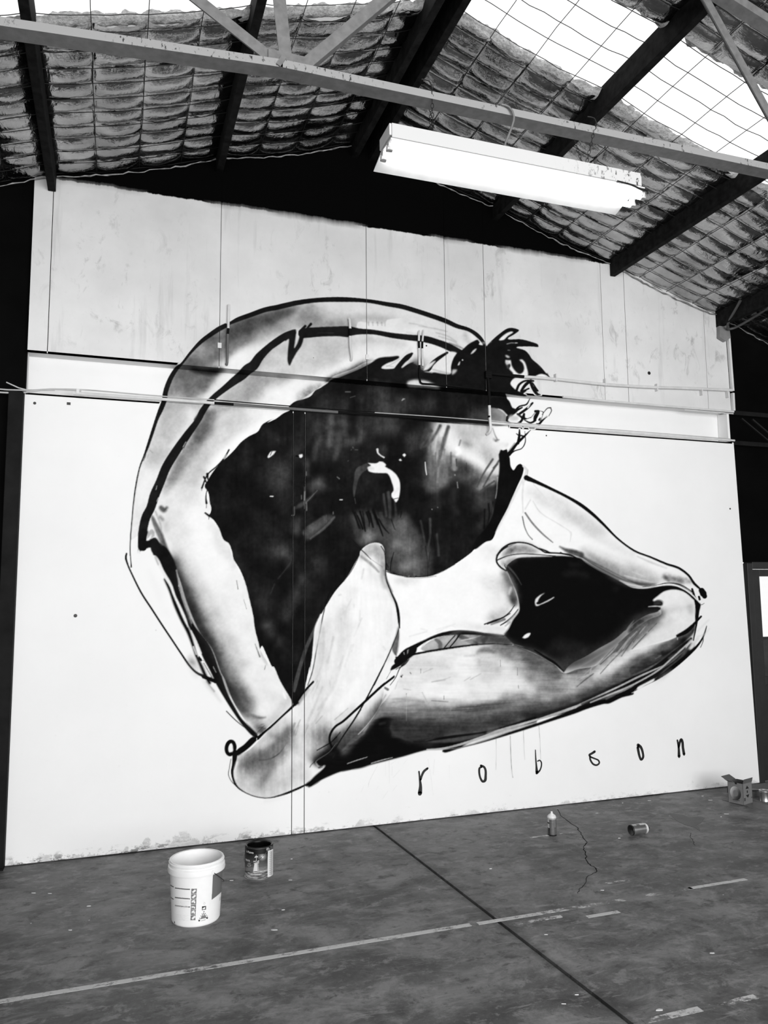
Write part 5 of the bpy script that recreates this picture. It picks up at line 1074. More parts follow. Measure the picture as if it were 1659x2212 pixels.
def fluff(xa, xb, y, sgn, parent, seed):
    n = int((xb-xa)/.012)+2; X = np.linspace(xa, xb, n); rows = 7; rg = np.random.RandomState(seed)
    ed = vn((rows, n), 3, 2, seed, 3); ln = .035+.05*vn((1, n), 5, 1, seed+1, 3)[0]
    V = np.zeros((rows, n, 3))
    for r in range(rows):
        s = r/(rows-1); V[r,:,0] = X+(rg.rand(n)-.5)*.006; V[r,:,1] = y+sgn*(s*(ln+.05)-.07)+(ed[r]-.5)*.02*s
        V[r,:,2] = RZ-SL*np.abs(X-RX)-.012-.026*math.sin(math.pi*s)-.02*(ed[r]-.3)
    return grid_mesh('insulation_fluff', V, mat=M_FLUFF, parent=parent, smooth=True)
BAYS = [(PX[0], PX[1]), (PX[1], PX[2]), (PX[2], PX[3]), (PX[4], PX[5]), (PX[5], PX[6]), (PX[6], PX[7]), (PX[7], PX[8])]
M_SKY = emit('daylit_translucent_sheet', 1., .9)
for i, (a, b) in enumerate(BAYS):
    f1 = blanket(a, b, .0, SKY0 if i < 6 else -3.3, 10+i*7); wires(a, b, .0, -2.9, f1, 60+i)
    n = 30; rq = random.Random(300+i); MB().tube([(a+.03+(b-a-.06)*k/n, -.012-rq.uniform(0, .012), roof_z(a+.03+(b-a-.06)*k/n)-.050-.034*math.sin(math.pi*k/n)**.8-rq.uniform(0, .012)) for k in range(n+1)], [rq.uniform(.002, .007) for k in range(n+1)], 6).build('foil_hem', plain('dull_foil_tape', .22, .5, .3, .5, 30.), f1)
    if i < 6:
        blanket(a, b, SKY1, -3.0, 90+i*7); fluff(a, b, SKY0, -1, f1, 200+i); fluff(a, b, SKY1, 1, f1, 230+i)
        w = MB(); n = 40
        P = [(a+(b-a)*k/n, .012*math.cos(k*math.pi)) for k in range(n+1)]
        w.add([(x, SKY0+.12, roof_z(x)+.04+z) for x, z in P]+[(x, SKY1-.12, roof_z(x)+.04+z) for x, z in P]+[(x, SKY0+.12, roof_z(x)+.044+z) for x, z in P]+[(x, SKY1-.12, roof_z(x)+.044+z) for x, z in P],
              [(k, k+1, n+1+k+1, n+1+k) for k in range(n)]+[(2*(n+1)+k, 3*(n+1)+k, 3*(n+1)+k+1, 2*(n+1)+k+1) for k in range(n)])
        o = w.build('window_%d' % (i+1), M_SKY); tag(o, None, kind='structure')
        o['label'] = 'daylit translucent roof sheet, bay %s' % ['at the far left', 'second from left', 'left of the ridge', 'right of the ridge', 'second right of the ridge', 'at the far right'][i]
MB().add([(-1.66, -3.0, roof_z(-1.66)), (RX, -3.0, RZ), (6.5, -3.0, roof_z(6.5)), (-1.66, -10., roof_z(-1.66)), (RX, -10., RZ), (6.5, -10., roof_z(6.5))], [(0, 1, 4, 3), (1, 2, 5, 4)]).build('roof_lining', plain('dull_foil', .3, .5), ceiling)
MB().add([(-6., .1, roof_z(-6.)), (-1.66, .1, roof_z(-1.66)), (-6., -10., roof_z(-6.)), (-1.66, -10., roof_z(-1.66))], [(0, 1, 3, 2)]).add([(6.5, .1, roof_z(6.5)), (9., .1, roof_z(9.)), (6.5, -10., roof_z(6.5)), (9., -10., roof_z(9.))], [(0, 1, 3, 2)]).build('roof_edge', M_BLACK, ceiling)
for i, x in enumerate(PX):
    w = .052; d = .16; top = roof_z(x)+.01
    m = MB(); n = 16; yy = [-.0-k*(8.)/n for k in range(n+1)]
    m.box(x-w/2, x+w/2, -8., .015 if i not in (1, 6) else -.004, top-d-.01, top).build('purlin', M_TIMBER, ceiling, bevel=.004)
MB().box(1.775, 1.885, -8., .01, RZ-.03, RZ-.02).build('ridge_capping', M_BLACK, ceiling)
# small grey fixing plate and curled offcut at the right-hand eave
MB().prism([(5.33, 4.10), (5.40, 4.07), (5.46, 4.11), (5.44, 4.28), (5.34, 4.30)], 1, -.045, -.01).build('eave_flashing', plain('grey_flashing', .22, .5), ceiling)
MB().tube(curved([(5.30, -.35, 4.34), (5.36, -.12, 4.20), (5.44, -.10, 4.18), (5.52, -.3, 4.24), (5.6, -.7, 4.36)]), .012, 8).build('grey_hose', plain('grey_hose', .06, .5), ceiling, smooth=True)

# ---------------------------------------------------------------- roof truss
M_STEEL = plain('grey_painted_steel', .145, .45, vary=.22, scale=25., spec=.5)
t = NT('lit_steel_flaking'); t.set(.5, 0, .5); p = t.pos(); n = t.noise(t.scaled(p, (1., 1., .5)), 60., 5, .7); n2 = t.noise(p, 3., 3)
t.color(t.mix(t.math('MULTIPLY', t.ramp(n, .57, .61), t.ramp(n2, .45, .55)), g(.26), g(.02))); M_FLAKE = t.m  # flaking steel, with the chord front's lit tone put into its lighter grey
TY = -2.7
truss = tag(empty('roof_truss', (0, 0, 0)), 'grey painted steel roof truss crossing above the hanging light', 'truss')
def chord(xa, za, xb, zb, name):
    m = MB(); m.add([(xa,TY,za-.036),(xb,TY,zb-.036),(xb,TY,zb),(xa,TY,za),(xa,TY+.008,za-.028),(xb,TY+.008,zb-.028),(xb,TY+.008,zb),(xa,TY+.008,za)], [(0,1,2,3),(3,2,6,7),(7,6,5,4)])
    m.mi = [1]*len(m.f)
    m.cur = 0; m.add([(xa,TY,za-.036),(xb,TY,zb-.036),(xb,TY+.078,zb-.036),(xa,TY+.078,za-.036),(xa,TY+.008,za-.028),(xb,TY+.008,zb-.028),(xb,TY+.078,zb-.028),(xa,TY+.078,za-.028)], [(0,3,2,1),(4,5,6,7),(3,7,6,2),(0,4,7,3),(1,2,6,5)])
    return m.build(name, [M_STEEL, M_FLAKE], truss)
chord(-3.2, 3.665, .61, 3.944, 'bottom_chord'); chord(.60, 3.944, 6.6, 3.986, 'bottom_chord')
def angle_web(a, b, w, name='web_member'):
    a = Vector((a[0], TY+.02, a[1])); b = Vector((b[0], TY+.02, b[1])); m = MB()
    d = (b-a).normalized(); r = Vector((d.z, 0, -d.x))
    m.bar(a+r*0, b+r*0, w, .007, (0, 1, 0)); m.bar(a+r*(w/2-.003)+Vector((0, .02, 0)), b+r*(w/2-.003)+Vector((0, .02, 0)), .007, .045, (0, 1, 0))
    return m.build(name, M_STEEL, truss)
angle_web((.60, 3.93), (-.44, 4.565), .05); angle_web((.63, 3.93), (.53, 4.85), .055); angle_web((.68, 3.925), (1.84, 5.21), .05); angle_web((3.50, 3.91), (2.78, 4.98), .05)
angle_web((-.44, 4.55), (-1.9, 3.80), .05); angle_web((2.78, 4.96), (1.84, 5.20), .05, 'top_tie'); 
for xa, xb in ((-2.6, RX), (RX, 6.3)):
    MB().bar((xa, TY+.03, roof_z(xa)-.19), (xb, TY+.03, roof_z(xb)-.19), .07, .05).build('top_chord', M_STEEL, truss)
MB().box(.55, .74, TY+.008, TY+.02, 3.91, 3.985).build('gusset_plate', M_STEEL, truss); MB().bar((.59, TY-.004, 3.91), (.615, TY-.004, 3.955), .02, .006, (0, 1, 0)).build('splice_cleat', M_STEEL, truss)
MB().bar((.60, TY, 4.24), (.66, TY, 4.26), .01, .03, (0, 1, 0)).build('tie_strap', M_STEEL, truss)

# ---------------------------------------------------------------- hanging twin-tube light
M_ENAMEL = plain('white_enamel', .62, .4, vary=.06); M_TUBE = emit('fluorescent_tube', 1., 14.)
lamp = tag(empty('fluorescent_light', (1.737, -2.63, 3.7)), 'white twin-tube fluorescent batten light hanging from the truss on chains', 'light')
LC = Vector((1.737, -2.63, 3.7)); HL = .655
def L(m, name, mat, parent=lamp, **k):
    o = m.build(name, mat, parent, **k); o.location = o.location-LC if parent is lamp else o.location; return o
L(MB().box(1.737-HL, 1.737+HL, -2.70, -2.565, 3.703, 3.757), 'housing', M_ENAMEL, bevel=.003)
t = NT('chipped_enamel_edge'); t.set(.5); n = t.noise(t.scaled(t.pos(), (1., 1., .4)), 70., 4, .7); x = t.xyz(t.pos())[0]
t.color(t.mix(t.math('MULTIPLY', t.ramp(n, .56, .60), t.ramp(x, 1.9, 2.3)), g(.5), g(.04)))
L(MB().box(1.737-HL+.01, 1.737+HL, -2.706, -2.700, 3.690, 3.755), 'side_flange', t.m)
L(MB().prism([(-2.70, 3.690), (-2.57, 3.700), (-2.462, 3.668), (-2.460, 3.664), (-2.57, 3.694), (-2.70, 3.684)], 0, 1.088, 2.415), 'reflector', M_ENAMEL)
for y in (-2.655, -2.575):
    tb = L(MB().tube([(1.105, y, 3.664), (2.425, y, 3.664)], .0135, 14), 'tube', M_TUBE, smooth=True)
    for x in (1.098, 2.432):
        L(MB().lathe([(.004, -.012), (.0145, -.012), (.0145, .012), (.004, .012)], 14), 'end_cap', plain('brushed_cap', .5, .3, .8), tb, smooth=True, loc=(x, y, 3.664), rot=(0, math.pi/2, 0))
        L(MB().box(x-.009, x+.009, y-.014, y+.014, 3.655, 3.698).lathe([(.016, -.01), (.016, .01)], 14, (x, y, 3.664)), 'lamp_holder', plain('lamp_holder_plastic', .5, .4), lamp, bevel=.002)
def chain(a, b, links=10, rot0=0):
    a, b = Vector(a), Vector(b); m = MB(); d = (b-a); n = links; q = d.normalized().to_track_quat('Z', 'Y')
    for i in range(n):
        c = a+d*((i+.5)/n); ln = d.length/n*.72; rr = ln*.42
        ring = []
        for k in range(12):
            th = 2*math.pi*k/12; v = Vector((rr*math.cos(th), 0, ln*.78*math.sin(th)))
            if (i+rot0) % 2: v = Vector((0, v.x, v.z))
            ring.append(c+q @ v)
        m.tube(ring, .0016, 5, closed=True)
    return m
M_CHAIN = plain('rusty_chain', .012, .6, .5)
for xs, xt in (((1.285, 1.315), 1.30), ((2.145, 2.075), 2.10)):
    L(chain((xs[0], TY-.004, 3.975), (xt, -2.67, 3.757), 11), 'chain', M_CHAIN); L(chain((xs[1], TY+.085, 3.94), (xt-.008, -2.66, 3.757), 10, 1), 'chain', M_CHAIN)
    L(MB().tube(curved([(xs[0]-.05, TY-.006, 3.99), (xs[0]-.015, TY-.012, 3.985), (xs[0], TY-.008, 3.955)]), .003, 6), 'chain_tail', M_CHAIN)
L(MB().tube(curved([(1.63, TY-.006, 3.955), (1.668, TY-.012, 3.945), (1.69, TY-.014, 3.90), (1.678, TY, 3.84), (1.662, TY+.02, 3.79), (1.664, -2.65, 3.757)]), .0055, 8), 'power_cable', plain('grey_cable', .12, .5), smooth=True)
L(MB().tube(curved([(2.25, -2.705, 3.690), (2.33, -2.708, 3.683), (2.40, -2.69, 3.680), (2.44, -2.68, 3.688), (2.452, -2.675, 3.676)]), .005, 7), 'loose_strap', M_CHAIN, smooth=True)
# ---------------------------------------------------------------- laying the mural onto the wall
def sample(A, P):
    x, y = to_px(P); x = np.clip(x-MX0-.5, 0, MW-1.001); y = np.clip(y-MY0-.5, 0, MH-1.001); xi = x.astype(int); yi = y.astype(int); fx = x-xi; fy = y-yi
    return (A[yi,xi]*(1-fx)+A[yi,xi+1]*fx)*(1-fy)+(A[yi+1,xi]*(1-fx)+A[yi+1,xi+1]*fx)*fy
TL = np.clip(lin(TONE)*PAINT, .003, .88)
mural = tag(empty('mural', (2.6, -.001, 1.6)), 'black and white mural of a folded crouching figure across the wall', 'mural')
MSTEP = .0048
def painted(a0, a1, b0, b1, fn, mat):
    na = max(2, int((a1-a0)/MSTEP)+1); nb = max(2, int((b1-b0)/MSTEP)+1)
    A, B = np.meshgrid(np.linspace(a0, a1, na), np.linspace(b0, b1, nb)); P = fn(A, B); cov = sample(ALPHA, P)
    keep = (cov[:-1,:-1]+cov[1:,:-1]+cov[:-1,1:]+cov[1:,1:]) > .03
    if not keep.any(): return
    o = grid_mesh('painted_surface', P, keep, sample(TL, P), np.clip(cov*1.02, 0, 1), mat, mural, smooth=False); o.location = -Vector(mural.location)
K = lambda v, A: np.full_like(A, v)
for x0, x1 in LOW: painted(max(x0, -.05), 5.25 if x1 is None else x1, .18, ZB, lambda A, B: np.stack([A, K(-.0009, A), B], -1), M_LOWP)
painted(.0, 4.2, ZB+.0005, ZA-.001, lambda A, B: np.stack([A, K(REC-.0009, A), B], -1), M_LOWP)
painted(.0, 4.2, .003, REC-.001, lambda A, B: np.stack([A, B, K(ZA-.0009, A)], -1), M_LOWP)
for x0, x1 in UP[1:6]: painted(x0, x1, ZA, 4.08, lambda A, B: np.stack([A, K(-.0009, A), B], -1), M_UPP)

# ---------------------------------------------------------------- signature
M_INK = plain('black_spray_paint', .006, .5)
sig = tag(empty('painted_signature', (3.4, -.001, .35)), 'six spaced black handwritten letters reading robson low on the wall', 'lettering')
def letter(strokes):
    m = MB()
    for s in strokes.split(';'):
        q = spline(pts(s.strip()), 1.2); Lp = []; Rp = []; n = len(q)
        for i in range(n):
            a = q[max(i-1, 0)]; b = q[min(i+1, n-1)]; d = np.array([b[0]-a[0], b[1]-a[1]]); d /= max(np.hypot(*d), 1e-6); r = q[i,2]*.66
            for lst, sg in ((Lp, 1), (Rp, -1)):
                w = on_plane((q[i,0]-d[1]*r*sg, q[i,1]+d[0]*r*sg), 1, -.0009); lst.append((w[0], -.0012, w[2]))
        m.add(Lp+Rp, [(i, n+i, n+i+1, i+1) for i in range(n-1)])
        for e in (0, n-1):
            c = on_plane(q[e,:2], 1, -.0009); rr = q[e,2]*.66*np.linalg.norm(on_plane((q[e,0], q[e,1]+10), 1, 0.)-on_plane(q[e,:2], 1, 0.))/10
            m.add([(c[0]+rr*math.cos(k*math.pi/8), -.0012, c[2]+rr*math.sin(k*math.pi/8)) for k in range(16)], [tuple(range(16))])
    o = m.build('letter', M_INK, sig); o.location = -Vector(sig.location); return o
for s in ("M:652,895,9 658,950,11 665,1020,18 660,1082,26; M:725,868,13 695,893,14 676,930,13 666,965,12",
          "M:1180,845,14 1205,855,13 1219,880,13 1221,930,14 1215,972,16 1196,980,14 1176,950,12 1166,900,12 1170,865,12 1188,856,10",
          "N:168,208,4 170,260,6 174,310,8 177,350,13; N:176,356,12 195,340,7 206,310,6 205,285,6 194,274,6 182,280,5",
          "N:548,218,11 530,230,10 514,240,9 522,252,8 545,262,7 572,275,7 577,292,7 560,305,8 538,298,8 520,270,8 517,250,7",
          "N:826,177,15 842,188,12 855,220,10 858,255,10 846,270,10 836,250,10 828,215,11 824,190,11",
          "N:1078,145,7 1086,190,9 1088,225,11 1089,250,13; N:1087,190,9 1095,155,10 1103,140,11 1110,155,11 1114,195,11 1121,236,12"):
    letter(s)

# ---------------------------------------------------------------- conduits and cables on the wall
M_PIPE = plain('white_painted_conduit', .62, .45, vary=.1); M_PIPEB = plain('black_painted_conduit', .005, .7, vary=.3, spec=.08)
def pipe(name, paths, label, cat='pipe', group=None, mats=(M_PIPE, M_PIPEB)):
    m = MB()
    for pth, r, mi in paths: m.cur = mi; m.tube(curved(pth, .03) if len(pth) > 2 else pth, r, 10)
    o = m.build(name, list(mats), None, smooth=True); return tag(o, label, cat, group)
c1 = pipe('conduit_pipe', [([(2.925, -.022, 3.545), (3.10, -.022, 3.545), (3.24, -.022, 3.545)], .013, 1), ([(3.24, -.022, 3.545), (3.52, -.022, 3.550), (4.035, -.022, 3.545), (4.50, -.022, 3.558), (4.9, -.022, 3.580), (5.46, -.022, 3.606)], .013, 0)],
     'long white conduit running right from the black junction box')
for x in (3.55, 4.05, 4.6, 5.1, 5.40): MB().box(x-.006, x+.006, -.037, .0, 3.53+.00*(x-3), 3.53+.065).build('saddle_clip', M_PIPE, c1)
pipe('conduit_pipe', [([(3.62, -.014, 3.402), (4.2, -.014, 3.398), (5.47, -.014, 3.401)], .010, 0), ([(4.9, -.014, 3.378), (5.465, -.014, 3.381)], .005, 0)], 'white conduit on the upper ledge right of the painted hair')
jb = tag(empty('junction_box', (2.905, -.02, 3.53)), 'black painted junction box beside the painted hair', 'junction box')
b = MB().box(-.028, .028, -.016, .02, -.028, .032).build('box_body', M_PIPEB, jb, bevel=.003)
MB().box(-.012, .012, -.02, -.014, -.01, .012).build('cover_plate', M_PIPEB, jb, bevel=.002)
pipe('conduit_pipe', [([(2.896, -.030, 3.501), (2.895, -.046, 3.42), (2.893, -.052, 3.262)], .012, 1), ([(2.893, -.052, 3.262), (2.894, -.053, 3.15), (2.900, -.052, 3.075), (2.893, -.040, 3.040), (2.884, -.014, 3.028)], .012, 0), ([(2.889, -.053, 3.175), (2.889, -.053, 3.160)], .0125, 1)],
     'short vertical conduit dropping from the junction box past the ledge')
pipe('conduit_pipe', [([(2.86, -.016, 3.405), (2.5, -.016, 3.412), (2.34, -.016, 3.409), (2.305, -.016, 3.412), (2.292, -.016, 3.44), (2.29, -.016, 3.56)], .008, 1), ([(2.29, -.016, 3.56), (2.288, -.018, 3.70)], .009, 0), ([(2.288, -.018, 3.70), (2.287, -.018, 3.76)], .009, 1), ([(2.287, -.018, 3.76), (2.29, -.018, 3.83), (2.298, -.0, 3.85)], .009, 0)],
     'thin bent conduit turning up from the ledge onto the painted arm')
pipe('conduit_pipe', [([(2.318, -.018, 3.555), (2.316, -.018, 3.70)], .008, 0), ([(2.316, -.018, 3.70), (2.318, -.018, 3.76)], .008, 1), ([(2.318, -.018, 3.76), (2.326, -.018, 3.83), (2.332, -.0, 3.86)], .008, 0)], 'short conduit stub beside the bent conduit on the arm')
pipe('conduit_pipe', [([(.757, -.022, 3.885), (.755, -.022, 3.70)], .0095, 0), ([(.755, -.022, 3.70), (.752, -.022, 3.655)], .0095, 1), ([(.752, -.022, 3.655), (.750, -.022, 3.44), (.746, -.004, 3.432)], .0095, 2)],
     'grey and white pipe stub on the painted shoulder, left end', mats=(M_PIPE, M_PIPEB, plain('grey_sprayed_conduit', .10, .5)))
pipe('conduit_pipe', [([(1.694, -.004, 3.885), (1.700, -.02, 3.875), (1.704, -.022, 3.80), ], .010, 0), ([(1.704, -.022, 3.80), (1.703, -.022, 3.74)], .010, 1), ([(1.703, -.022, 3.74), (1.705, -.022, 3.66), (1.716, -.022, 3.57), (1.714, -.004, 3.548)], .010, 0)],
     'slightly curved white pipe stub over the upper arm')
# cable bundle on the girt ledge
rg = random.Random(2)
M_CAB = plain('grey_white_cable', .45, .5)
cb = tag(empty('cable_bundle', (-.6, -.02, 3.12)), 'white pipe and loose cables along the lower ledge of the wall', 'cable')
def cable(pth, r, mat, name): o = MB().tube(curved(pth, .04), r, 8).build(name, mat, cb, smooth=True); o.location = -Vector(cb.location)
cable([(-.30, -.026, 3.122), (.2, -.026, 3.124), (.66, -.026, 3.123)], .011, M_PIPE, 'ledge_pipe'); cable([(.66, -.026, 3.123), (.80, -.026, 3.123)], .0112, M_PIPEB, 'ledge_pipe')
cable([(.80, -.026, 3.123), (1.6, -.026, 3.121)], .011, plain('grey_sprayed_conduit', .10, .5), 'ledge_pipe'); cable([(1.6, -.026, 3.121), (2.1, -.026, 3.121), (2.9, -.026, 3.122)], .011, M_PIPEB, 'ledge_pipe')
cable([(2.9, -.026, 3.124), (3.6, -.026, 3.123), (5.45, -.026, 3.122)], .009, M_PIPE, 'ledge_pipe')
cable([(-.72, -.06, 3.155), (-.60, -.04, 3.118), (-.42, -.03, 3.14), (-.2, -.03, 3.150), (.2, -.03, 3.145), (.66, -.03, 3.146)], .0045, M_CAB, 'cable')
cable([(-.95, -.05, 3.23), (-.82, -.06, 3.10), (-.74, -.05, 3.085), (-.60, -.04, 3.10), (-.45, -.035, 3.135), (-.25, -.03, 3.142)], .006, M_CAB, 'cable'); cable([(-.95, -.06, 3.18), (-.80, -.06, 3.11), (-.62, -.045, 3.112), (-.42, -.03, 3.132)], .005, M_CAB, 'cable')
cable([(.66, -.03, 3.146), (1., -.03, 3.142), (1.5, -.03, 3.140), (1.9, -.03, 3.142)], .004, M_PIPEB, 'cable'); cable([(1.9, -.03, 3.138), (2.4, -.03, 3.141), (2.9, -.03, 3.140), (3.3, -.03, 3.137), (4.2, -.03, 3.140), (5.4, -.03, 3.134)], .0035, M_CAB, 'cable')
o = MB().box(-.282, -.262, -.042, .0, 3.118, 3.152).build('cable_clip', M_PIPE, cb); o.location = -Vector(cb.location)
# cover strip at the mural's lower seam, small wall fixings
for x, z in ((-.33, 3.05), (.0, .0)):
    if z: MB().box(x-.012, x+.012, -.004, .0, z-.008, z+.01).build('wall_patch', M_INK, wall)
for px, py, r in ((75, 871, .010), (163, 1330, .012), (1402, 806, .016), (1180, 941, .006), (921, 747, .007), (677, 773, .003), (1577, 1099, .008)):
    q = on_plane((px, py), 1, 0.); MB().lathe([(r, -.002), (r, .001), (r*.5, .0015)], 10).build('screw_hole', M_INK, wall, loc=(q[0], -.0015, q[2]), rot=(math.pi/2, 0, 0))
for px, py in ((793, 772), (474, 747)):
    q = on_plane((px, py), 1, 0.); MB().box(-.014, .014, -.012, .0, -.02, .02).build('seam_clip', M_UP, wall, loc=(q[0], 0, q[2]))

# ---------------------------------------------------------------- printed surfaces of the small things
def inside(poly, X, Y):
    r = np.zeros(X.shape, bool); n = len(poly)
    for i in range(n):
        xa, ya = poly[i]; xb, yb = poly[(i+1) % n]
        if ya == yb: continue
        c = ((ya <= Y) & (yb > Y)) | ((yb <= Y) & (ya > Y)); r ^= c & (X < xa+(Y-ya)/(yb-ya)*(xb-xa))
    return r
def rect(x0, y0, x1, y1): return [(x0, y0), (x1, y0), (x1, y1), (x0, y1)]
def wrapped(name, rfun, h0, h1, view, span, nx, nz, tonefn, mat, parent):
    TH, Z = np.meshgrid(np.linspace(view-span, view+span, nx), np.linspace(h0, h1, nz)); r = rfun(Z)
    P = np.stack([r*np.cos(TH), r*np.sin(TH), Z], -1); return grid_mesh(name, P, tone=lin(tonefn(TH-view, Z))*PAINT, mat=mat, parent=parent)
def text_on_can(body, size, r, view, off, z, parent, mat):
    cu = bpy.data.curves.new('t', 'FONT'); cu.body = body; cu.size = size; cu.resolution_u = 3; ob = bpy.data.objects.new('t', cu); COL.objects.link(ob)
    dg = bpy.context.evaluated_depsgraph_get(); dg.update(); me = ob.evaluated_get(dg).to_mesh(); V = [v.co.copy() for v in me.vertices]; F = [tuple(p.vertices) for p in me.polygons]
    ob.evaluated_get(dg).to_mesh_clear(); bpy.data.objects.remove(ob); bpy.data.curves.remove(cu)
    W = []
    for v in V:
        a = view+off+v.x/r; W.append((r*math.cos(a), r*math.sin(a), z+v.y))
    return MB().add(W, F).build('printed_word', mat, parent)
M_PRINT = toned('printed_label', .45); M_PLAST = plain('white_plastic', .80, .38, vary=.04); M_TIN = plain('bright_tin', .55, .3, .9, .2)

# ---------------------------------------------------------------- white bucket
bk = tag(empty('bucket', (.463, -1.236, 0)), 'large white plastic paint bucket with wire handle on the floor', 'bucket'); VB = math.atan2(-5.69+1.236, -.463)
H = .312
def br(z): return .1255+(.1385-.1255)*z/.26
body = MB().lathe([(.110, .0), (.122, .0), (.1255, .006), (.1385, .262), (.1385, H), (.1335, H), (.1320, .25), (.119, .012), (.0, .012)], 64, cap1=False).build('bucket_body', M_PLAST, bk, smooth=True)
MB().lathe([(.1386, .252), (.1500, .254), (.1515, .262), (.1490, .282), (.1420, .286), (.1415, .294), (.1460, .297), (.1465, .303), (.1420, .306), (.1425, H), (.1400, H+.002), (.1336, H+.001)], 64, cap0=False, cap1=False).build('rim', M_PLAST, bk, smooth=True)
def bucket_tone(d, Z):
    X = 460+300*np.sin(d)*(1+.06*(Z/.26-.5)); Y = 1235-2295*Z-75*(1-np.cos(d)); T = np.full(X.shape, 243.)
    def fill(poly, tone): T[inside(poly, X, Y)] = tone
    fill([(652, 480), (800, 460), (785, 862), (640, 940)], 108)
    for y in (762, 872, 966): fill([(215, y), (390, y+20), (390, y+33), (215, y+13)], 104)
    fill([(120, 722), (200, 752), (200, 765), (120, 735)], 104); fill([(120, 862), (200, 897), (200, 909), (120, 874)], 104)
    for k in range(16): fill([(217, 912+k*4+(70 if k > 8 else 0)+k*6), (375-(k % 3)*20, 928+k*4+(70 if k > 8 else 0)+k*6), (375-(k % 3)*20, 931+k*4+(70 if k > 8 else 0)+k*6), (217, 915+k*4+(70 if k > 8 else 0)+k*6)], 226)
    fill([(403, 782), (466, 786), (456, 1150), (398, 1148)], 120)
    for k in range(6):
        y = 790+k*61; s = (k % 2)*2-1
        fill([(410, y+30), (440, y+4), (458, y+10), (452, y+26), (425, y+46)], 238) if k in (0, 1, 5) else fill([(408, y+12), (440, y+8+8*s), (452, y+36), (440, y+44), (426, y+24), (412, y+40)], 238)
    for k in range(1, 6): fill(rect(398, 782+k*61, 466, 786+k*61), 235)
    fill([(555, 950), (569, 968), (555, 986), (542, 968)], 205); fill([(555, 957), (564, 968), (555, 979), (547, 968)], 243)
    fill(rect(530, 1000, 576, 1043), 18); fill([(537, 1022), (552, 1014), (566, 1010), (566, 1036), (537, 1036)], 238)
    fill(rect(542, 1060, 560, 1068), 60); fill([(550, 1072), (590, 1140), (510, 1147)], 122); fill([(548, 1085), (560, 1105), (540, 1112)], 215)
    for a, b in ((500, 1160), (592, 1143), (506, 1135), (520, 1110), (532, 1088), (570, 1088), (582, 1108), (594, 1122)):
        r = 11 if (a, b) in ((500, 1160), (592, 1143)) else 5; T[(X-a)**2+(Y-b)**2 < r*r] = 50
    fill([(520, 1160), (575, 1152), (575, 1166), (520, 1172)], 200); fill([(205, 1158), (214, 1158), (218, 1185), (206, 1185)], 70)
    fill(rect(735, 935, 745, 975), 205); fill(rect(748, 930, 756, 970), 210)
    return T
wrapped('printed_label', lambda Z: br(Z)+.0006, .008, .250, VB, 1.45, 420, 250, bucket_tone, M_PRINT, bk)
M_BAIL = plain('handle_wire', .05, .35, .8)
def bail(r, tilt, lug, z, parent, wr=.0018, name='handle'):
    e1 = Vector((math.cos(lug), math.sin(lug), 0)); e2 = Vector((-math.sin(lug), math.cos(lug), 0)); P = []
    for k in range(25):
        f = math.pi*k/24; P.append(e1*(r[0]*math.cos(f))+e2*(r[1]*math.sin(f)*math.cos(tilt))+Vector((0, 0, z-r[1]*math.sin(f)*math.sin(tilt))))
    MB().tube(P, wr, 8).build(name, M_BAIL, parent, smooth=True)
bail((.152, .180), .66, VB+.58, .268, bk)
for k in (0, math.pi): MB().lathe([(.008, -.004), (.008, .004)], 12).build('handle_lug', M_PLAST, bk, loc=(.151*math.cos(VB+.58+k), .151*math.sin(VB+.58+k), .268), rot=(0, math.pi/2, VB+.58+k))
rg = np.random.RandomState(4)
for k in range(14):   # dried drips on the inside wall facing the camera
    a = VB+math.pi+rg.uniform(-.7, .7); z = .243+.035*rg.rand(); m = MB(); w = .004+.008*rg.rand(); h = .012+.03*rg.rand()
    th = [(-w, 0), (w*.6, -.2*h), (w, h*.5), (0, h), (-w*.7, h*.6)]
    m.add([((.1285+.01*(zz/.3))*math.cos(a+x/.13), (.1285+.01*(zz/.3))*math.sin(a+x/.13), zz) for x, zz in [(p_[0], z+p_[1]) for p_ in th]], [(4, 3, 2, 1, 0)]); m.build('paint_drip', plain('grey_dried_paint', .28, .6), bk)

# ---------------------------------------------------------------- paint tin
pc = tag(empty('paint_can', (.893, -.718, 0)), 'open black and silver paint tin with lighthouse label near the wall', 'paint tin'); VC = math.atan2(-5.69+.718, -.893); HC = .188
MB().lathe([(.080, .003), (.084, 0), (.0868, .001), (.0868, .005), (.0855, .006), (.0855, HC-.006), (.0870, HC-.004), (.0870, HC), (.0845, HC), (.078, HC-.006), (.074, HC-.006), (.073, HC-.012), (.080, HC-.02), (.0835, HC-.03), (.0835, .05), (.0, .05)], 56, cap1=False).build('can_body', M_TIN, pc, smooth=True)
MB().lathe([(.0872, HC-.004), (.0874, HC+.0012), (.0845, HC+.0015), (.078, HC-.004), (.0735, HC-.005), (.0725, HC-.013), (.079, HC-.022), (.0828, HC-.035), (.0828, .06), (.0, .055)], 56, cap0=False, cap1=False).build('wet_black_paint', plain('wet_black_paint', .004, .25), pc, smooth=True)
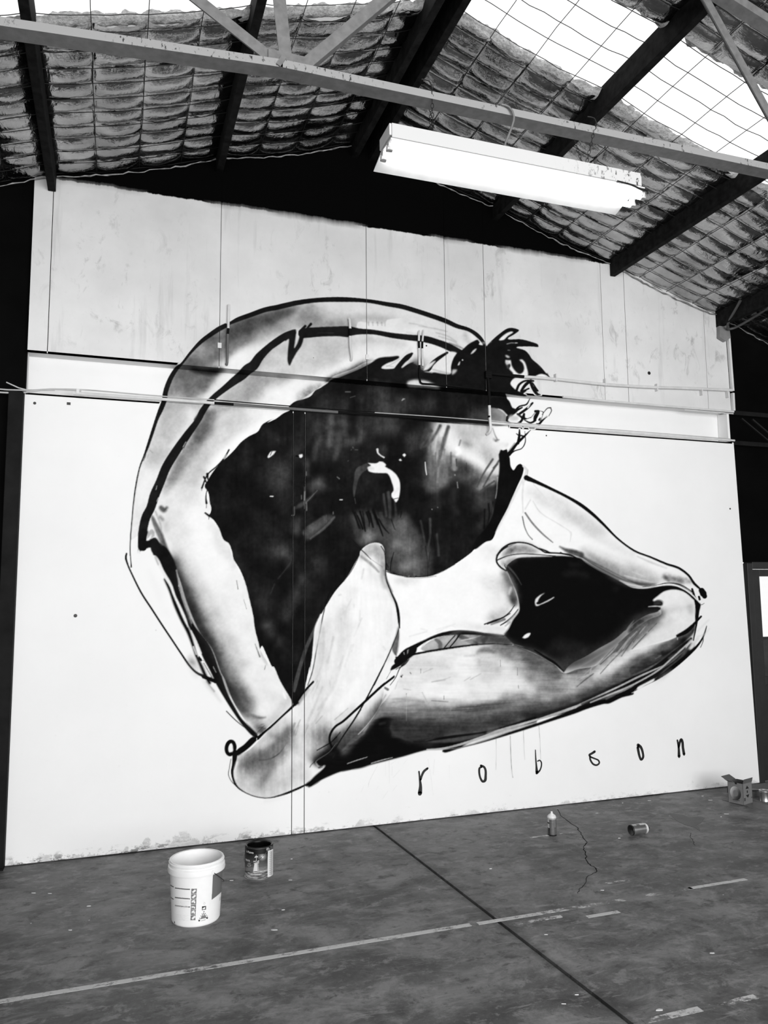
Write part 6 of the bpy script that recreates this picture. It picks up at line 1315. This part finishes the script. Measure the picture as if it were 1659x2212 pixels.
def can_tone(d, Z):
    X = 1225+168*np.sin(d); Y = 668-1953*Z-40*(1-np.cos(d)); T = np.clip(30+.42*(Y-372), 20, 105)
    n = vn(X.shape, 22, 5, 3, 4); T = np.where(Y > 560, 70+150*np.clip((n-.35)*2.2, 0, 1), T+(n-.5)*16)
    T = np.where((Y > 520) & (Y <= 562), 120+60*(n-.5), T); T[Y < 372] = 6
    gl = np.hypot(X-1265, Y-405); T = np.where((gl < 62) & (Y > 372), np.maximum(T, 190-2.4*gl), T); T[gl < 11] = 248
    def fill(poly, tone): T[inside(poly, X, Y)] = tone
    fill([(1172, 478), (1216, 474), (1224, 562), (1158, 566)], 222); fill([(1200, 476), (1216, 474), (1224, 562), (1206, 564)], 170); fill([(1158, 447), (1226, 441), (1226, 474), (1164, 480)], 190); fill(rect(1160, 458, 1226, 463), 70)
    fill([(1174, 410), (1212, 406), (1213, 443), (1174, 446)], 36); fill(rect(1190, 408, 1195, 444), 190); fill([(1170, 411), (1180, 394), (1192, 388), (1206, 394), (1217, 405)], 214); fill(rect(1189, 378, 1193, 390), 180)
    for cx_, cy_, r in ((1110, 491, 21), (1330, 326, 19)): T[np.hypot(X-cx_, Y-cy_) < r] = 190; T[np.hypot(X-cx_, Y-cy_) < r-5] = 60; T[inside(rect(cx_-9, cy_-8, cx_+9, cy_+3), X, Y)] = 210
    fill([(1328, 344), (1420, 322), (1420, 640), (1326, 642)], 228)
    for k in range(13):
        y = 360+k*21; fill([(1345, y), (1383, y-8), (1383, y-2), (1345, y+6)], 140); fill([(1360, y+8), (1380, y+3), (1380, y+8), (1360, y+13)], 110)
    for k in range(3): fill(rect(1355, 300+k*10, 1393, 303+k*10), 150)
    for k in range(4): fill(rect(1070+k*3, 600+k*8, 1095+k*14, 603+k*8), 190)
    fill(rect(1062, 446, 1090, 449), 150)
    return T
wrapped('printed_label', lambda Z: .0861+Z*0, .007, HC-.007, VC, 1.62, 260, 220, can_tone, M_PRINT, pc)
M_INKW = plain('white_ink', .8, .5)
text_on_can('b Paints', .0185, .0865, VC, math.asin((1078-1225)/168), (668-352-16)/1953, pc, M_INKW); text_on_can('asons', .0205, .0865, VC, math.asin((1066-1225)/168)+.02, (668-438-25)/1953, pc, M_INKW)
bail((.089, .122), .72, VC+.66+math.pi, (668-330-8)/1953, pc, .0013)
for k in (0, math.pi): MB().lathe([(.009, -.002), (.007, .003), (.002, .004)], 12).build('handle_lug', M_TIN, pc, loc=(.0866*math.cos(VC+.66+k), .0866*math.sin(VC+.66+k), .169), rot=(0, math.pi/2, VC+.66+k))

# ---------------------------------------------------------------- spray cans
M_CANW = plain('white_can_enamel', .72, .35); M_CANB = plain('black_can_base', .008, .4); M_BRUSH = plain('brushed_can_metal', .52, .28, .9, .25, 8.)
def spray_can(name, label, loc, rot, cap=True):
    r_ = empty(name, loc, rot); tag(r_, label, 'spray can', 'spray cans on the floor')
    MB().lathe([(.0, .012), (.020, .008), (.027, .001), (.0305, .0), (.0315, .004), (.0315, .009), (.0305, .010)], 32, cap0=False, cap1=False).build('base', M_CANB, r_, smooth=True)
    MB().lathe([(.0308, .009), (.0308, .118)], 32, cap0=False, cap1=False).build('can_body', M_BRUSH, r_, smooth=True)
    MB().lathe([(.0308, .116), (.0318, .118), (.0318, .1215), (.0305, .123), (.0308, .126), (.0300, .131), (.024, .139), (.016, .143), (.0155, .146), (.0, .146)], 32, cap0=False, cap1=False).build('shoulder', M_CANW, r_, smooth=True)
    MB().lathe([(.0318, .1185), (.0322, .1195), (.0318, .1205)], 32, cap0=False, cap1=False).build('seam_ring', M_CANB, r_, smooth=True)
    MB().lathe([(.0125, .1455), (.0125, .1475), (.0085, .149), (.0075, .158), (.0065, .163), (.0, .164)], 20, cap0=False, cap1=False).build('nozzle', M_CANW if cap else M_CANB, r_, smooth=True)
    return r_
sc = spray_can('spray_can', 'upright spray can with white shoulder and nozzle', (3.000, -.655, 0), (0, 0, 0))
VS = math.atan2(-5.69+.655, -3.0)
def st(d, Z):
    X = np.sin(d); T = np.where(X < -.55, 228., 128.); n = vn(X.shape, 30, 4, 6, 3); T = T+(n-.5)*30; T[(np.abs(Z-.075) < .012) & (X < -.5)] = 232; T[(np.abs(Z-.088) < .004) & (X < -.6)] = 50; T[(Z < .055) & (X < -.55)] = 90
    T[(X > .55) & (X < .8) & (Z > .06)] = 165; T[(X > -.55) & (X < -.47)] = 40; T[(Z > .112)] = 200; return T
wrapped('printed_label', lambda Z: .0311+Z*0, .010, .1165, VS, 1.55, 80, 60, st, toned('metallic_label', .32, .6), sc)
ax = Vector((.995, .03, 0)).normalized()
ly = spray_can('spray_can', 'spray can lying on its side with its dark hollow base showing', (3.512, -.862, .0365), (0, math.pi/2, math.atan2(.03, .995)), False)
ly.scale = (1.14, 1.14, .98)
wrapped('printed_label', lambda Z: .0311+Z*0, .045, .1165, math.pi*.92, .75, 40, 40, lambda d, Z: np.where((Z > .072) | (np.abs(d) < .2), 226., 110.)-60*((Z > .09) & (np.abs(d-.3) < .1)), toned('metallic_label', .32, .6), ly)

# ---------------------------------------------------------------- cardboard box and the litter in the right-hand corner
t = NT('brown_cardboard'); t.set(.8); n = t.noise(t.obj(), 40., 5, .6); t.color(t.mix(n, g(.125), g(.175))); M_CARD = t.m
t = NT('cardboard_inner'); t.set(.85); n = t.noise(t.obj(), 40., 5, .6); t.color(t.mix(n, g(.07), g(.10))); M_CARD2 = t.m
bx = tag(empty('cardboard_box', (4.836, -.536, 0.004), (0, 0, math.atan2(.039, .128))), 'small open cardboard box with printed ball and arrows in the corner', 'box')
WXb, WYb, HB = .136, .130, .166
def slab(poly3, th, nrm): 
    n = Vector(nrm)*th; m = MB(); k = len(poly3); A = [Vector(p_) for p_ in poly3]; return m.add(A+[p_+n for p_ in A], [tuple(range(k))[::-1], tuple(range(k, 2*k))]+[(i, (i+1) % k, k+(i+1) % k, k+i) for i in range(k)])
# local axes: x runs along the arrow side, y runs back along the ball side
slab([(0, 0, 0), (WXb, 0, 0), (WXb, 0, HB), (0, 0, HB)], .003, (0, 1, 0)).build('side_panel', M_CARD, bx)
slab([(0, WYb, 0), (0, 0, 0), (0, 0, HB), (0, WYb*.36, HB), (0, WYb*.40, HB-.012), (0, WYb*.52, HB-.012), (0, WYb*.56, HB), (0, WYb, HB)], .003, (1, 0, 0)).build('side_panel', M_CARD, bx)
slab([(WXb, 0, 0), (WXb, WYb, 0), (WXb, WYb, HB), (WXb, 0, HB)], .003, (-1, 0, 0)).build('side_panel', M_CARD2, bx); slab([(WXb, WYb, 0), (0, WYb, 0), (0, WYb, HB), (WXb, WYb, HB)], .003, (0, -1, 0)).build('side_panel', M_CARD2, bx)
slab([(0, 0, 0), (0, WYb, 0), (WXb, WYb, 0), (WXb, 0, 0)], .003, (0, 0, 1)).build('bottom', M_CARD, bx)
slab([(0, WYb, HB), (WXb*.9, WYb, HB), (WXb*.9, WYb+.055, HB+.028), (0, WYb+.055, HB+.028)], .0025, (0, -.4, .9)).build('flap', M_CARD2, bx)
slab([(0, WYb*.62, HB), (0, WYb, HB), (-.045, WYb*1.0, HB+.022), (-.045, WYb*.5, HB+.018)], .0025, (.4, 0, .9)).build('flap', M_CARD, bx); slab([(0, .0, HB), (WXb, 0, HB), (WXb+.002, -.008, HB+.036), (.004, -.008, HB+.036)], .0025, (0, -.9, .2)).build('flap', M_CARD2, bx)
nr, na = 18, 40; Rr, Aa = np.meshgrid(np.linspace(0, 1, nr), np.linspace(0, 2*math.pi, na)); yy = WYb*.5+.046*Rr*np.cos(Aa); zz = HB*.50+.054*Rr*np.sin(Aa)
ball = grid_mesh('printed_ball', np.stack([np.full_like(yy, -.0006), yy, zz], -1), tone=lin(np.clip(110+92*Rr*np.cos(Aa-math.radians(35))*np.clip((Rr-.4)*8, 0, 1), 40, 205)), mat=M_PRINT, parent=bx)
MB().add([(-.0006, WYb*.72, .026), (-.0006, WYb*.25, .026), (-.0006, WYb*.25, .032), (-.0006, WYb*.72, .032)], [(0, 1, 2, 3)]).build('printed_caption', plain('brown_ink', .035, .7), bx); MB().add([(-.0006, WYb*.70, .018), (-.0006, WYb*.40, .018), (-.0006, WYb*.40, .021), (-.0006, WYb*.70, .021)], [(0, 1, 2, 3)]).build('printed_caption', plain('brown_ink', .035, .7), bx)
cxa = WXb*.46; MB().add([(cxa-.024, -.0006, .122), (cxa+.026, -.0006, .120), (cxa, -.0006, .146)], [(0, 1, 2)]).build('printed_arrow', M_INK, bx); MB().add([(cxa-.024, -.0006, .073), (cxa+.005, -.0006, .050), (cxa+.028, -.0006, .075)], [(0, 1, 2)]).build('printed_arrow', M_INK, bx)
MB().add([(cxa+.008*math.cos(a), -.0006, .098+.011*math.sin(a)) for a in np.linspace(0, 2*math.pi, 16, endpoint=False)], [tuple(range(16))]).build('printed_dot', M_INK, bx)
MB().add([(.010, -.0006, .030), (.030, -.0006, .031), (.030, -.0006, .055), (.010, -.0006, .054)], [(0, 1, 2, 3)]).build('printed_caption', plain('brown_ink', .035, .7), bx); MB().add([(.118, -.0006, .040), (.130, -.0006, .040), (.130, -.0006, .050), (.118, -.0006, .050)], [(0, 1, 2, 3)]).build('printed_caption', plain('brown_ink', .035, .7), bx)
bd = MB().prism([(4.893, -.725), (5.62, -.60), (5.55, -.19), (4.804, -.331)], 2, .0004, .004).build('hardboard_sheet', plain('grey_hardboard', .11, .6, vary=.25, scale=6.)); tag(bd, 'thin grey board lying flat under the small cardboard box', 'board')
b2 = MB().prism([(5.037, -.582), (5.60, -.49), (5.56, -.25), (4.995, -.36)], 2, .0042, .008).build('hardboard_sheet', plain('grey_hardboard', .11, .6, vary=.25, scale=6.)); tag(b2, 'smaller board on top of the flat board behind the box', 'board')
fc = tag(empty('flattened_carton', (5.0, -.40, .0085)), 'dark flattened carton lying behind the small box', 'carton')
MB().box(.0, .42, .03, .22, .0, .045).build('carton_body', M_CARD2, fc); slab([(-.02, .10, .055), (.10, .02, .056), (.18, .03, .05), (.05, .17, .06)], .003, (0, 0, 1)).build('flap', M_CARD, fc)
tc = tag(empty('tin_can', (5.085, -.505, .0085)), 'small shiny tin at the right edge beside the box', 'tin')
MB().lathe([(.0, .002), (.040, 0), (.0415, .002), (.0405, .004), (.0405, .072), (.0415, .074), (.038, .078)], 32, cap0=False, cap1=False).build('can_body', M_BRUSH, tc, smooth=True)
MB().lathe([(.038, .076), (.0425, .078), (.0425, .086), (.036, .087), (.034, .083), (.0, .082)], 32, cap0=False, cap1=False).build('lid', M_TIN, tc, smooth=True)
rg_ = MB(); 
gr = vn((14, 22), 4, 3, 8, 3); X_, Y_ = np.meshgrid(np.linspace(0, .22, 22), np.linspace(0, .09, 14)); rag = grid_mesh('dark_rag', np.stack([X_+5.03, Y_-.70, .006+.018*gr*np.sin(np.pi*X_/.22)**.5*np.sin(np.pi*Y_/.09)**.5], -1), mat=plain('black_cloth', .01, .9)); tag(rag, 'crumpled black rag on the floor at the right edge', 'rag')
sol = rag.modifiers.new('thick', 'SOLIDIFY'); sol.thickness = .003
# plank leaning in the dark at the left edge
pl = MB().bar((-.735, -.10, 1.50), (-.85, -.16, 2.35), .035, .012, (0, 1, 0)).build('timber_batten', plain('grey_batten', .022, .7), None); tag(pl, 'thin grey batten leaning beside the steel column at the left edge', 'batten')
